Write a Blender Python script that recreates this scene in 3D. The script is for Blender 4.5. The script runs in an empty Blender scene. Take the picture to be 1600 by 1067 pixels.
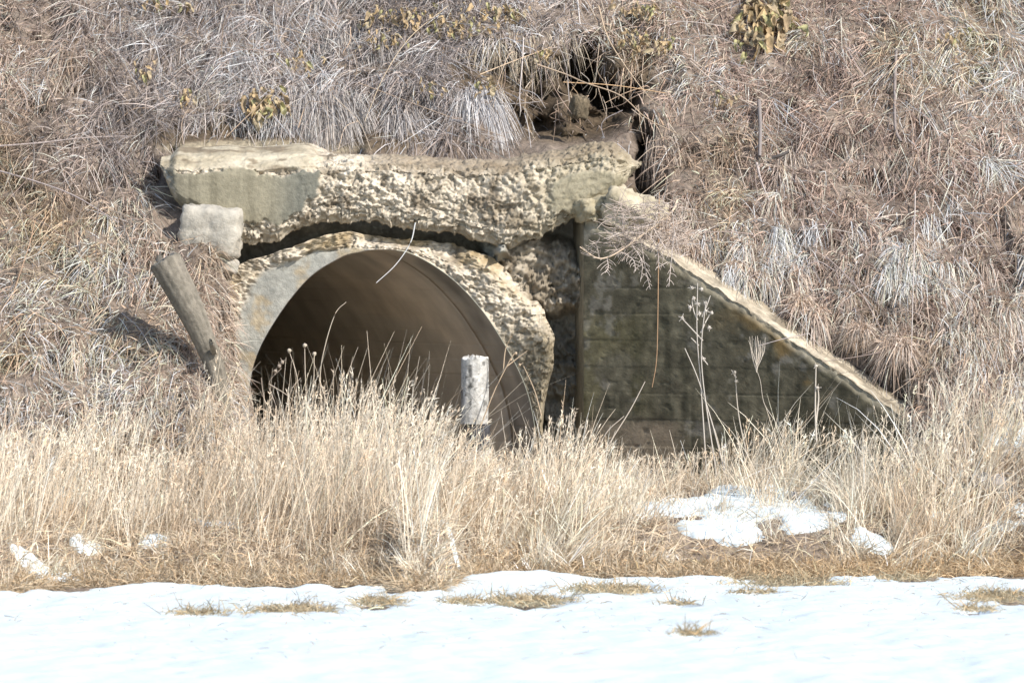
import bpy, math, random
import numpy as np
from mathutils import Vector

random.seed(7)
R = np.random.default_rng(11)
S = bpy.context.scene
COL = S.collection

# ------------------------------------------------------------------ camera, sky, sun, exposure
CAM_Z, PXM, DIST = 1.95, 230.0, 40.0          # eye height, photo pixels per metre at the headwall, distance
HORIZ = 415.0                                  # photo row of the horizon
cam = bpy.data.cameras.new('camera')
cam_o = bpy.data.objects.new('camera', cam); COL.objects.link(cam_o)
cam_o.location = (0, -DIST, CAM_Z)
cam_o.rotation_euler = (math.radians(90) - math.atan(118.5 / PXM / DIST), 0, 0)
cam.sensor_width = 36.0
cam.lens = 36.0 * DIST / (1600 / PXM)
cam.clip_start = 0.5; cam.clip_end = 2000
cam.dof.use_dof = True; cam.dof.focus_distance = 39.6; cam.dof.aperture_fstop = 4.0
S.camera = cam_o

SUN_D = np.array([-.55, .50, -.60]); SUN_D /= np.linalg.norm(SUN_D)
w = bpy.data.worlds.new('World'); S.world = w; w.use_nodes = True
nt = w.node_tree; nt.nodes.clear()
sky = nt.nodes.new('ShaderNodeTexSky'); sky.sky_type = 'NISHITA'; sky.sun_disc = False
sky.sun_elevation = math.asin(-SUN_D[2]); sky.sun_rotation = math.atan2(-SUN_D[0], -SUN_D[1])
bg = nt.nodes.new('ShaderNodeBackground'); bg.inputs[1].default_value = 0.15
wo = nt.nodes.new('ShaderNodeOutputWorld')
nt.links.new(sky.outputs[0], bg.inputs[0]); nt.links.new(bg.outputs[0], wo.inputs[0])
sun = bpy.data.lights.new('sun', 'SUN'); sun.energy = 4.6; sun.angle = math.radians(.5); sun.color = (1, .955, .89)
sun_o = bpy.data.objects.new('sun', sun); COL.objects.link(sun_o)
sun_o.rotation_euler = Vector(SUN_D).to_track_quat('-Z', 'Y').to_euler(); sun_o.location = (12, -12, 14)
S.view_settings.view_transform = 'Standard'; S.view_settings.look = 'None'
S.view_settings.gamma = 1.0; S.view_settings.use_curve_mapping = False
S.view_settings.exposure = 0.42
S.cycles.max_bounces = 10; S.cycles.diffuse_bounces = 6

# ------------------------------------------------------------------ noise helpers (numpy)
def _hash(ix, iy, iz, seed):
    h = (ix.astype(np.int64) * 374761393 + iy.astype(np.int64) * 668265263 + iz.astype(np.int64) * 1440662683 + seed * 974711) & 0xffffffff
    h = ((h ^ (h >> 13)) * 1274126177) & 0xffffffff
    h = ((h ^ (h >> 16)) * 2246822519) & 0xffffffff
    return ((h ^ (h >> 15)) & 0xffffff) / float(0xffffff)
def vnoise(x, y, z, seed=0):
    x, y, z = np.broadcast_arrays(np.asarray(x, float), np.asarray(y, float), np.asarray(z, float))
    ix, iy, iz = np.floor(x), np.floor(y), np.floor(z)
    fx, fy, fz = x - ix, y - iy, z - iz
    fx, fy, fz = [f * f * (3 - 2 * f) for f in (fx, fy, fz)]
    r = 0
    for a in (0, 1):
        for b in (0, 1):
            for c in (0, 1):
                r = r + _hash(ix + a, iy + b, iz + c, seed) * (fx if a else 1 - fx) * (fy if b else 1 - fy) * (fz if c else 1 - fz)
    return r * 2 - 1
def fbm(x, y, z=0., sc=1., octv=4, seed=0, gain=.5):
    r, a, n = 0, 1., 0.
    for k in range(octv):
        r = r + a * vnoise(np.asarray(x) * sc, np.asarray(y) * sc, np.asarray(z) * sc, seed + k * 17); n += a
        a *= gain; sc *= 2.03
    return r / n
def cells(x, y, z, sc, seed=0):
    """F1 distance, F2-F1, random value of nearest cell"""
    x, y, z = np.broadcast_arrays(np.asarray(x, float) * sc, np.asarray(y, float) * sc, np.asarray(z, float) * sc)
    ix, iy, iz = np.floor(x), np.floor(y), np.floor(z)
    f1 = np.full(x.shape, 9.); f2 = np.full(x.shape, 9.); val = np.zeros(x.shape); tilt = np.zeros(x.shape)
    for a in (-1, 0, 1):
        for b in (-1, 0, 1):
            for c in (-1, 0, 1):
                cx, cy, cz = ix + a, iy + b, iz + c
                ex, ey, ez = cx + _hash(cx, cy, cz, seed) - x, cy + _hash(cx, cy, cz, seed + 1) - y, cz + _hash(cx, cy, cz, seed + 2) - z
                d = np.sqrt(ex ** 2 + ey ** 2 + ez ** 2)
                tl = ex * (_hash(cx, cy, cz, seed + 6) - .5) + ez * (_hash(cx, cy, cz, seed + 8) - .5)
                v = _hash(cx, cy, cz, seed + 3)
                m = d < f1
                f2 = np.where(m, f1, np.minimum(f2, d)); val = np.where(m, v, val); tilt = np.where(m, tl, tilt); f1 = np.where(m, d, f1)
    cells.tilt = tilt
    return f1, f2 - f1, val
def sstep(a, b, x):
    t = np.clip((np.asarray(x, float) - a) / (b - a), 0, 1); return t * t * (3 - 2 * t)
def norm(v): return v / np.maximum(np.linalg.norm(v, axis=-1, keepdims=True), 1e-9)
def mixc(a, b, t):
    t = np.asarray(t)[..., None]; return np.asarray(a) * (1 - t) + np.asarray(b) * t

# photo pixel -> point at a known depth, and back (used to lay the place out)
def WX(px, Y): return (np.asarray(px, float) - 800) / PXM * (DIST + Y) / DIST
def WZ(py, Y): return CAM_Z - (np.asarray(py, float) - HORIZ) / PXM * (DIST + Y) / DIST
def W(px, py, Y): return np.stack(np.broadcast_arrays(WX(px, Y), np.asarray(Y, float), WZ(py, Y)), -1)
def PX(p): return 800 + p[..., 0] * PXM * DIST / (DIST + p[..., 1])
def PY(p): return HORIZ - (p[..., 2] - CAM_Z) * PXM * DIST / (DIST + p[..., 1])

# ------------------------------------------------------------------ object helpers
def mesh_obj(name, V, F, mat, parent=None, col=None, smooth=True):
    V = np.asarray(V, np.float32).reshape(-1, 3)
    me = bpy.data.meshes.new(name)
    F = np.asarray(F, np.int32)
    nf, k = F.shape
    me.vertices.add(len(V)); me.vertices.foreach_set('co', V.ravel())
    me.loops.add(nf * k); me.loops.foreach_set('vertex_index', F.ravel())
    me.polygons.add(nf); me.polygons.foreach_set('loop_start', np.arange(nf, dtype=np.int32) * k)
    if smooth: me.polygons.foreach_set('use_smooth', np.ones(nf, bool))
    me.update(calc_edges=True)
    if col is not None:
        at = me.color_attributes.new('Col', 'FLOAT_COLOR', 'POINT')
        c = np.ones((len(V), 4), np.float32); c[:, :3] = np.asarray(col, np.float32).reshape(-1, 3)
        at.data.foreach_set('color', c.ravel())
    me.materials.append(mat)
    o = bpy.data.objects.new(name, me); COL.objects.link(o)
    if parent: o.parent = parent
    return o
def grid_faces(nu, nv, closed_u=False):
    iu = np.arange(nu if closed_u else nu - 1); iv = np.arange(nv - 1)
    a, b = np.meshgrid(iu, iv, indexing='ij'); a2 = (a + 1) % nu
    return np.stack([a * nv + b, a2 * nv + b, a2 * nv + b + 1, a * nv + b + 1], -1).reshape(-1, 4)
def tri_to_quad(F): return np.concatenate([F, F[:, 2:3]], 1)
def tag(o, label=None, cat=None, group=None, kind=None):
    if label: o['label'] = label
    if cat: o['category'] = cat
    if group: o['group'] = group
    if kind: o['kind'] = kind
    return o
def empty(name, loc, label, cat, group=None):
    o = bpy.data.objects.new(name, None); COL.objects.link(o); o.location = loc
    o.empty_display_size = .1
    return tag(o, label, cat, group)
def rel(V, root): return np.asarray(V, float) - np.array(root.location)

class Soup:
    """collects quads into one mesh"""
    def __init__(s): s.V, s.F, s.C, s.n = [], [], [], 0
    def add(s, V, F, C):
        V = np.asarray(V, float).reshape(-1, 3); F = np.asarray(F)
        s.V.append(V); s.F.append(F + s.n); s.n += len(V)
        s.C.append(np.broadcast_to(np.asarray(C, float), V.shape))
    def build(s, name, mat, parent=None, root=None):
        V = np.concatenate(s.V)
        if root is not None: V = rel(V, root)
        return mesh_obj(name, V, np.concatenate(s.F), mat, parent, np.concatenate(s.C))
def smooth_line(P, n=24):
    P = np.asarray(P, float)
    if len(P) < 3: 
        t = np.linspace(0, 1, n)[:, None]; return P[0] * (1 - t) + P[-1] * t
    Q = np.vstack([2 * P[0] - P[1], P, 2 * P[-1] - P[-2]])
    out = []
    seg = len(P) - 1
    for t in np.linspace(0, seg - 1e-6, n):
        i = int(t); f = t - i
        a, b, c, d = Q[i], Q[i + 1], Q[i + 2], Q[i + 3]
        out.append(.5 * (2 * b + (c - a) * f + (2 * a - 5 * b + 4 * c - d) * f * f + (3 * b - a - 3 * c + d) * f ** 3))
    return np.array(out)
def tube(P, r, sides=6):
    P = np.asarray(P, float); n = len(P); r = np.broadcast_to(np.asarray(r, float), (n,))
    T = norm(np.gradient(P, axis=0))
    up = np.where(np.abs(T[:, 2:3]) > .9, np.array([[1., 0, 0]]), np.array([[0, 0, 1.]]))
    A = norm(np.cross(T, up)); B = np.cross(T, A)
    a = np.linspace(0, 2 * math.pi, sides, endpoint=False)
    V = P[:, None] + (A[:, None] * np.cos(a)[None, :, None] + B[:, None] * np.sin(a)[None, :, None]) * r[:, None, None]
    F = grid_faces(sides, n, True)          # index = side*n + ring
    V2 = V.transpose(1, 0, 2).reshape(-1, 3)
    return V2, F

# ------------------------------------------------------------------ materials
def pmat(name, rough=.9, noise_sc=40, noise_amt=.25, bump=.3, bump_sc=60, transl=0., base=None, fine=None):
    m = bpy.data.materials.new(name); m.use_nodes = True
    n = m.node_tree.nodes; l = m.node_tree.links
    p = n['Principled BSDF']; out = n['Material Output']
    p.inputs['Roughness'].default_value = rough
    p.inputs['Specular IOR Level'].default_value = .25
    at = n.new('ShaderNodeAttribute'); at.attribute_name = 'Col'
    src = at.outputs['Color']
    if base is not None:
        rgb = n.new('ShaderNodeRGB'); rgb.outputs[0].default_value = (*base, 1); src = rgb.outputs[0]
    if noise_amt > 0:
        tc = n.new('ShaderNodeTexCoord')
        nz = n.new('ShaderNodeTexNoise'); nz.inputs['Scale'].default_value = noise_sc; nz.inputs['Detail'].default_value = 6
        l.new(tc.outputs['Object'], nz.inputs['Vector'])
        mr = n.new('ShaderNodeMapRange'); mr.inputs['To Min'].default_value = 1 - noise_amt * 1.6; mr.inputs['To Max'].default_value = 1 + noise_amt * 1.6
        mr.inputs['From Min'].default_value = .25; mr.inputs['From Max'].default_value = .75
        l.new(nz.outputs['Fac'], mr.inputs['Value'])
        mx = n.new('ShaderNodeMix'); mx.data_type = 'RGBA'; mx.blend_type = 'MULTIPLY'; mx.inputs['Factor'].default_value = 1
        l.new(src, mx.inputs['A']); l.new(mr.outputs[0], mx.inputs['B']); src = mx.outputs['Result']
    l.new(src, p.inputs['Base Color'])
    if bump > 0:
        tc2 = n.new('ShaderNodeTexCoord')
        nb = n.new('ShaderNodeTexNoise'); nb.inputs['Scale'].default_value = bump_sc; nb.inputs['Detail'].default_value = 8; nb.inputs['Roughness'].default_value = .65
        l.new(tc2.outputs['Object'], nb.inputs['Vector'])
        bp = n.new('ShaderNodeBump'); bp.inputs['Strength'].default_value = bump; bp.inputs['Distance'].default_value = .02
        l.new(nb.outputs['Fac'], bp.inputs['Height']); l.new(bp.outputs[0], p.inputs['Normal'])
    if transl > 0:
        tr = n.new('ShaderNodeBsdfTranslucent'); l.new(src, tr.inputs['Color'])
        ms = n.new('ShaderNodeMixShader'); ms.inputs[0].default_value = transl
        l.new(p.outputs[0], ms.inputs[1]); l.new(tr.outputs[0], ms.inputs[2]); l.new(ms.outputs[0], out.inputs['Surface'])
    return m
M_GRASS = pmat('dry_grass', .7, noise_amt=0, bump=0, transl=.22)
M_LEAF = pmat('dry_leaf', .75, 60, .22, .3, 40, transl=.12)
M_SOIL = pmat('soil', .95, 25, .3, .8, 45)
M_SNOW = pmat('snow', .6, 8, .02, .35, 14)
M_CONC = pmat('concrete', .92, 24, .13, .45, 45)
M_WALL = pmat('wing_concrete', .9, 14, .2, .28, 60)
M_BARREL = pmat('barrel_concrete', .85, 4, .12, .2, 30)
M_WOOD = pmat('weathered_wood', .85, 30, .18, .5, 50)
M_STEM = pmat('dry_stalk', .8, noise_amt=0, bump=0)
M_ROCK = pmat('stone', .85, 20, .25, .6, 30)

# ------------------------------------------------------------------ terrain functions
def toe_y(x):      # front edge of the grassy bank against the snow
    px = 800 + x * PXM * 1.11
    e = np.interp(px, [-400, 0, 90, 160, 600, 640, 690, 720, 800, 1600, 2200], [-5.6, -5.6, -4.8, -4.45, -4.5, -5.1, -5.15, -3.95, -3.6, -3.35, -3.35])
    return e + .12 * fbm(x, 0 * x, 3.3, 2.2, 3, 5)
WING0, WING_T = np.array([.487, .0]), .70      # wing wall start and slope dy/dx of its front face
def wing_y(x): return -(x - WING0[0]) * WING_T
def height(x, y):
    x, y = np.broadcast_arrays(np.asarray(x, float), np.asarray(y, float))
    ty = toe_y(x)
    bench = -.03 + .05 * sstep(-.7, .1, y - ty) + .33 * sstep(0, 1.2, y - ty) + .07 * sstep(1.2, 2.4, y - ty)
    bench = bench + .10 * np.exp(-((x - 1.5) / .6) ** 2 - ((y + 1.5) / .5) ** 2)
    bench = bench + .035 * fbm(x, y, 0, 2.5, 3, 9) * sstep(-.3, .6, y - ty)
    slope = 2.2 + .767 * y + .05 * fbm(x, y, 0, 1.1, 3, 3) + .045 * fbm(x, y, 0, 4.2, 3, 21)
    slope = np.where(y > 6, 6.8 + .05 * (y - 6), slope)
    slope = np.where(x > .5, slope - .05, slope)
    full = np.maximum(bench, slope)
    # channel in front of the culvert mouth
    chan = bench - .30 * sstep(-1.1, -.5, y) * sstep(-2.0, -1.7, x) * sstep(1.4, .4, x)
    left = sstep(-1.62, -2.12, x + .14 * fbm(x, y, 0, 3., 3, 31))
    wl = wing_y(x) + .37
    thr = np.where(x < WING0[0], .33, wl)
    right = np.where(x > WING0[0], sstep(2.28, 2.75, x + .1 * fbm(x, y, 0, 3., 2, 41)), 0)
    m = np.maximum(np.maximum(left, right), (y > thr).astype(float))
    return chan * (1 - m) + full * m

HOL = [(757, 86, 44, 24, .60), (828, 112, 64, 22, .22), (905, 100, 28, 44, .80), (960, 148, 44, 28, .85), (1016, 262, 22, 50, .75), (1006, 205, 22, 30, .35),
       (885, 160, 112, 66, .30), (790, 190, 30, 30, .15), (930, 190, 40, 16, .2), (850, 190, 20, 14, .18), (238, 268, 10, 20, .30), (575, 160, 60, 45, .14), (665, 175, 25, 40, .15), (395, 195, 130, 22, .12),
       (840, 160, 18, 26, .15), (1235, 250, 36, 12, .18), (200, 80, 30, 22, .12), (85, 40, 16, 30, .2), (140, 330, 10, 22, .2),
       (1370, 520, 16, 36, .25), (1130, 400, 44, 16, .2), (1215, 455, 44, 18, .22), (1300, 508, 40, 18, .25), (1440, 200, 14, 18, .12), (5, 30, 14, 20, .2)]
def surf(x, y):
    z = height(x, y)
    P = np.stack([np.asarray(x, float) + 0 * z, np.asarray(y, float) + 0 * z, z], -1)
    px, py = PX(P), PY(P)
    on = (P[..., 2] > .75)
    px = px + 9 * fbm(P[..., 0], P[..., 2], 0, 6, 3, 77); py = py + 7 * fbm(P[..., 0], P[..., 2], 5, 7, 3, 78)
    nq = fbm(P[..., 0], P[..., 2] * 1.3, 0, 3.6, 4, 79)
    push = .15 * sstep(.12, .42, nq) + .07 * fbm(P[..., 0], P[..., 2], 0, 9, 3, 80)
    er = sstep(1.3, .8, ((px - 880) / 125) ** 2 + ((py - 155) / 75) ** 2)
    push = push + er * (.10 * fbm(P[..., 0], P[..., 2], 3, 9, 4, 81) + .05 * fbm(P[..., 0], P[..., 2], 3, 25, 3, 82))
    for cx, cy, rx, ry, d in HOL:
        q = ((px - cx) / rx) ** 2 + ((py - cy) / ry) ** 2
        push = push + d * sstep(1.25, .55, q)
    P[..., 1] += np.where(on, push, 0)
    return P
def surf_n(x, y):
    e = .02
    a = surf(x + e, y) - surf(x - e, y); b = surf(x, y + e) - surf(x, y - e)
    n = norm(np.cross(a, b)); return np.where(n[..., 2:3] < 0, -n, n)
_YS = np.linspace(-8, 5, 700)
def hit(px, py, off=0.):
    """where the line of sight through a photo pixel meets the ground"""
    x = WX(px, _YS); z = WZ(py, _YS); h = height(x, _YS)
    k = np.argmax(z <= h)
    if z[k] > h[k]: k = len(_YS) - 1
    Y = _YS[k]
    return np.array([x[k], Y - off, float(WZ(py, Y))])

def spread(lo, hi, step, far, g=1.25):
    a = list(np.arange(lo, hi + step / 2, step)); s = step
    while a[-1] < far: s *= g; a.append(a[-1] + s)
    b = []; s = step; c = lo
    while c > -far: s *= g; c -= s; b.append(c)
    return np.array(b[::-1] + a)
xs = spread(-4.0, 4.0, .029, 80)
ys = np.concatenate([-np.geomspace(160, 5.6, 24), np.arange(-5.5, 3.3, .030), 3.3 + np.cumsum(np.geomspace(.04, 6, 26))])
gx, gy = np.meshgrid(xs, ys, indexing='ij')
GP = surf(gx, gy)
F = grid_faces(len(xs), len(ys))
Zr = GP[..., 2].ravel()[F]; Xc = GP[..., 0].ravel()[F].mean(1); Yc = gy.ravel()[F].mean(1)
jump = (Zr.max(1) - Zr.min(1) > .7) & (Xc > -1.95) & (Xc < .62) & (Yc > .2) & (Yc < .45)
F = F[~jump]
n1 = fbm(gx, gy, 0, 3, 4, 50); n2 = fbm(gx, gy, 0, 14, 3, 51)
soilc = mixc((.085, .062, .040), (.155, .115, .075), np.clip(.5 + n1 + .4 * n2, 0, 1))
grassc = mixc((.16, .125, .098), (.27, .215, .168), np.clip(.5 + n1 + .5 * n2, 0, 1))
gpx, gpy = PX(GP), PY(GP)
bare = np.zeros_like(gpx)
for cx, cy, rx, ry in [(880, 150, 125, 75), (420, 215, 200, 32), (600, 190, 80, 50), (1000, 330, 60, 40), (760, 120, 60, 60), (960, 110, 60, 70)]:
    bare = np.maximum(bare, sstep(1.3, .7, ((gpx - cx) / rx) ** 2 + ((gpy - cy) / ry) ** 2))
pale = sstep(1.2, .4, ((gpx - 410) / 170) ** 2 + ((gpy - 232) / 14) ** 2)
gc = mixc(grassc, soilc, bare); gc = mixc(gc, (.36, .31, .22), pale * .7)
ground = mesh_obj('embankment_ground', GP, F, M_SOIL, None, gc.reshape(-1, 3)); tag(ground, kind='structure')

# ------------------------------------------------------------------ snow field
BARE_SPOTS = [(455, 958, 60, 9), (590, 945, 32, 8), (820, 943, 58, 10), (955, 925, 62, 9), (1235, 914, 68, 8), (1568, 936, 55, 10),
              (310, 962, 30, 5), (1525, 956, 18, 6), (1060, 948, 20, 4), (1410, 908, 40, 5), (720, 945, 24, 5), (1080, 995, 24, 4), (1180, 930, 30, 4)]
def snow_spot(px, py):
    Y = CAM_Z * PXM * DIST / (py - HORIZ) - DIST
    return np.array([WX(px, Y), Y])
sx = spread(-4.2, 4.2, .045, 90)
sy = np.concatenate([-np.geomspace(170, 13, 30), np.arange(-12.8, -2.6, .045)])
ax, ay = np.meshgrid(sx, sy, indexing='ij')
ty = toe_y(ax)
th = .05 * sstep(.05, -.45, ay - ty + .5 * fbm(ax, ay, 0, 2.6, 6, 61, .6)) - .06 * sstep(-.35, .25, ay - ty)
th = th + .030 * fbm(ax, ay * .6, 0, 1.6, 4, 62) + .026 * fbm(ax, ay * .7, 0, 6, 5, 63, .58)
th = th + .05 * np.exp(-((ax - .05) / .45) ** 2 - ((ay + 4.1) / .35) ** 2)
for px, py, rx, ry in BARE_SPOTS:
    c = snow_spot(px, py); dy = abs(snow_spot(px, py + ry)[1] - snow_spot(px, py - ry)[1]) / 2
    q = ((ax - c[0]) / (rx / 215)) ** 2 + ((ay - c[1]) / dy) ** 2 + .9 * fbm(ax, ay, 0, 5, 3, 64)
    th = th - .085 * sstep(1.25, .2, q)
SP = np.stack([ax, ay, np.minimum(height(ax, ay), .2) + th], -1)
keep = (th > -.075)
Fs = grid_faces(len(sx), len(sy)); Fs = Fs[keep.ravel()[Fs].any(1)]
snow = mesh_obj('snow_field', SP, Fs, M_SNOW, None, np.broadcast_to(np.array([.60, .67, .695]), SP.shape).reshape(-1, 3)); tag(snow, kind='structure')

# melting snow patches lying in the grass of the bank
PATCH = [(1150, 792, 168, 30, 'large white snow patch on the bank in front of the wing wall'),
         (1130, 830, 80, 18, 'small snow strip just below the large snow patch on the bank'),
         (1248, 822, 42, 21, 'snow lump in the grass at the right end of the large patch'),
         (1364, 848, 28, 13, 'small round snow remnant in ochre grass on the right'),
         (1568, 810, 46, 20, 'snow patch in straw grass near the right edge of the photo'),
         (1568, 686, 36, 16, 'highest snow remnant, on the slope at the far right'),
         (352, 810, 40, 15, 'snow remnant among tall straw left of the culvert mouth'),
         (240, 852, 24, 12, 'snow remnant in short grass at lower left of the bank'),
         (128, 851, 28, 5, 'thin snow streak in the grass at far left'),
         (700, 832, 18, 9, 'tiny snow remnant in the grass below the fence post'),
         (70, 900, 46, 12, 'snow tongue reaching into the brown grass at the left edge'),
         (1455, 808, 40, 7, 'thin snow streak in straw grass right of the wing wall')]
PATCH_XY = []
for px, py, rx, ry, lab in PATCH:
    a, b, c = hit(px, py + ry), hit(px, py - ry), hit(px, py)
    ly = max(.10, (b[1] - a[1]) / 2); cy = (a[1] + b[1]) / 2; lx = rx / PXM * .97
    PATCH_XY.append((c[0], cy, lx, ly))
    n = 60
    u, v = np.meshgrid(np.linspace(-1.5, 1.5, n), np.linspace(-1.5, 1.5, n), indexing='ij')
    X, Y = c[0] + u * lx, cy + v * ly
    q = u * u + v * v + (1.5 if rx > 60 else 2.3) * fbm(X, Y, 0, 5, 5, 70) + (.0 if rx > 60 else .3)
    t = .024 * sstep(1.5, .0, q) - .05 * sstep(.8, 1.7, q) + .014 * fbm(X, Y, 0, 10, 4, 71)
    V = np.stack([X, Y, height(X, Y) + t + .012], -1)
    Fp = grid_faces(n, n); Fp = Fp[(q < 1.75).ravel()[Fp].any(1)]
    o = mesh_obj('snow_patch', V - np.array([c[0], cy, 0]), Fp, M_SNOW, None, np.broadcast_to(np.array([.60, .67, .695]), V.shape).reshape(-1, 3))
    o.location = (c[0], cy, 0); tag(o, lab, 'snow patch', 'melting snow patches on the bank')

# ------------------------------------------------------------------ culvert
def rubble(x, y, z, sc=1.0):
    """broken concrete relief and colour: lumps of aggregate of several sizes"""
    wx = .03 * fbm(x, y, z, 14, 3, 28); wz = .03 * fbm(x, y, z, 14, 3, 29)
    f, e, v = cells(x + wx, y, (z + wz) * 1.25, 15 / sc, 5); tA = cells.tilt; f2, e2, v2 = cells(x - wx, y, (z - wz) * 1.2, 34 / sc, 15); tB = cells.tilt
    f3, e3, v3 = cells(x, y, z, 75 / sc, 16)
    d = .014 * (v - .45) + .050 * tA + .010 * (v2 - .5) + .036 * tB + .007 * (v3 - .5) - .010 * np.exp(-(e / .07) ** 2) - .005 * np.exp(-(e2 / .10) ** 2)
    d = d + .040 * fbm(x, y, z, 4, 5, 25, .58) - .030 * sstep(.25, .5, fbm(x, y, z * 1.4, 11, 3, 26))
    c = mixc((.34, .285, .21), (.63, .555, .445), np.clip(-.05 + .35 * v + .5 * v2 + .35 * v3, 0, 1))
    dirt = sstep(.02, .42, fbm(x, y, z, 8, 5, 27) + .25 * (v2 - .5))
    c = mixc(c, (.15, .115, .075), dirt * .8)
    return d, c
culvert = empty('culvert', (-.9, 0, .1), 'old arched concrete culvert with spalled headwall set into the grassy embankment', 'culvert')

# headwall beam across the top
B_PX = np.array([248, 262, 290, 330, 375, 400, 430, 480, 530, 600, 680, 730, 790, 835, 895, 940, 985, 1004])
B_BOT = np.array([268, 300, 328, 345, 386, 384, 377, 358, 349, 354, 363, 376, 394, 376, 346, 322, 290, 268])
B_TOP = np.array([250, 262, 262, 262, 262, 262, 262, 258, 252, 252, 258, 260, 258, 250, 240, 230, 234, 246])
nu, nv = 420, 160
bx = np.linspace(248, 1004, nu)
zb = WZ(np.interp(bx, B_PX, B_BOT) + 9 * fbm(bx, 0, 0, .05, 5, 81, .65), 0); zt = WZ(np.interp(bx, B_PX, B_TOP) + 3 * fbm(bx, 0, 4, .05, 2, 82), 0)
Xb = WX(bx, 0)
taper = np.minimum(sstep(0, .05, (np.arange(nu)) / nu + .012), sstep(0, .07, (nu - 1 - np.arange(nu)) / nu + .008))
prof = []
flat = sstep(530, 470, bx)          # left part keeps its square top edge
for k in range(nu):
    b, t = zb[k], zt[k]; hgt = t - b; f = flat[k]
    r = min(.10, hgt * .3)
    pts = np.array([(.55, b + .06), (.26, b + .015), (.09, b), (.03, b + r * .45), (.0, b + r), (0, b + hgt * .6), (.0 + .02 * (1 - f), t - .05),
                    (.02 + .05 * (1 - f), t), (.16 + .08 * (1 - f), t + .085 - .035 * (1 - f)), (.42, t + .15 - .10 * (1 - f)), (.85, t + .17 - .10 * (1 - f))])
    s = np.concatenate([[0], np.cumsum(np.linalg.norm(np.diff(pts, axis=0), axis=1))])
    q = np.concatenate([np.linspace(0, s[3], 40, endpoint=False), np.linspace(s[3], s[8], 92, endpoint=False), np.linspace(s[8], s[-1], 28)])
    pr = np.stack([np.interp(q, s, pts[:, 0]), np.interp(q, s, pts[:, 1])], 1)
    c = np.array([.3, (b + t) / 2]); tp = taper[k]
    pr = np.array([c[0], c[1]]) + (pr - c) * np.array([.35 + .65 * tp, .25 + .75 * tp])
    prof.append(pr)
prof = np.array(prof)
BP = np.stack([np.broadcast_to(Xb[:, None], (nu, nv)), prof[..., 0], prof[..., 1]], -1)
du = np.gradient(BP, axis=0); dv = np.gradient(BP, axis=1); BN = norm(np.cross(dv, du))
cenp = np.stack([Xb[:, None] + 0 * BP[..., 0], 0 * BP[..., 0] + .25, ((zb + zt) / 2)[:, None] + 0 * BP[..., 0]], -1)
BN = BN * np.where(((BP - cenp) * BN).sum(-1, keepdims=True) < 0, -1, 1)
x, y, z = BP[..., 0], BP[..., 1], BP[..., 2]
ppx, ppy = PX(BP), PY(BP)
wob = 24 * fbm(x, y, z, 7, 6, 83, .68)
intact = sstep(0, 7, np.minimum.reduce([ppx - 262, 495 - ppx - .35 * (ppy - 300), ppy - 262, 352 - .12 * np.abs(ppx - 400) - ppy]) + wob)
ledge = sstep(510, 470, ppx + wob) * sstep(266, 258, ppy)
right_sm = sstep(1.25, .8, ((ppx - 915 - (310 - ppy) * .6) / 70) ** 2 + ((ppy - 302) / 34) ** 2 + wob / 40) * .8
d, c = rubble(x, y, z)
sm = np.clip(intact + ledge * .8 + right_sm, 0, 1)
disp = (d - .022) * (1 - sm) * (.50 + .62 * np.clip(-BN[..., 1], 0, 1)) + sm * (.002 * fbm(x, y, z, 20, 3, 84) - .004 * sstep(.45, .6, fbm(x, y, z, 14, 3, 85)))
streak = fbm(x * 9, y, z * .8, 3, 3, 86)
ci = mixc((.185, .165, .115), (.29, .26, .185), np.clip(.5 + .9 * streak + .4 * fbm(x, y, z, 4, 3, 87), 0, 1))
ci = mixc(ci, (.12, .125, .11), sstep(405, 470, ppx) * sstep(520, 490, ppx) * .7)
ci = mixc(ci, (.13, .12, .095), sstep(330, 260, ppx) * .5)
cl = mixc((.30, .25, .17), (.50, .44, .33), np.clip(.5 + fbm(x, y, z, 6, 4, 88), 0, 1))
cl = mixc(cl, (.17, .13, .085), sstep(.05, .25, fbm(x, y * 2, z, 5, 3, 89)) * .8)
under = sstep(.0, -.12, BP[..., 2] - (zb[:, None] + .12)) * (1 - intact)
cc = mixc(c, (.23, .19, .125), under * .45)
cc = mixc(cc, (.30, .26, .175), sstep(760, 900, ppx) * .6)
cc = mixc(cc, (.20, .155, .105), sstep(-.10, .02, z - zt[:, None] + .06 * fbm(x, y, z, 7, 4, 131)) * sstep(540, 620, ppx) * .75)
cc = mixc(cc, ci, np.clip(intact, 0, 1)); cc = mixc(cc, cl, ledge); cc = mixc(cc, (.27, .24, .165), np.clip(right_sm, 0, 1))
BP = BP + BN * disp[..., None]
Fb = grid_faces(nu, nv)
caps = []
Vb = BP.reshape(-1, 3); Cb = cc.reshape(-1, 3)
for u in (0, nu - 1):
    ci_ = len(Vb); Vb = np.vstack([Vb, BP[u].mean(0)]); Cb = np.vstack([Cb, [[.3, .26, .18]]])
    ring = u * nv + np.arange(nv); caps.append(np.stack([ring[:-1], ring[1:], np.full(nv - 1, ci_), np.full(nv - 1, ci_)], 1))
tris = np.concatenate(caps)
me_faces = np.concatenate([Fb])
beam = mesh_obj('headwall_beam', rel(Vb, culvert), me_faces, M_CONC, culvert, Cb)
capo = np.concatenate([c[:, :3] for c in caps])
beam_end = mesh_obj('beam_end', rel(Vb, culvert), capo, M_CONC, beam, Cb); beam_end.location = (0, 0, 0)

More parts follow.
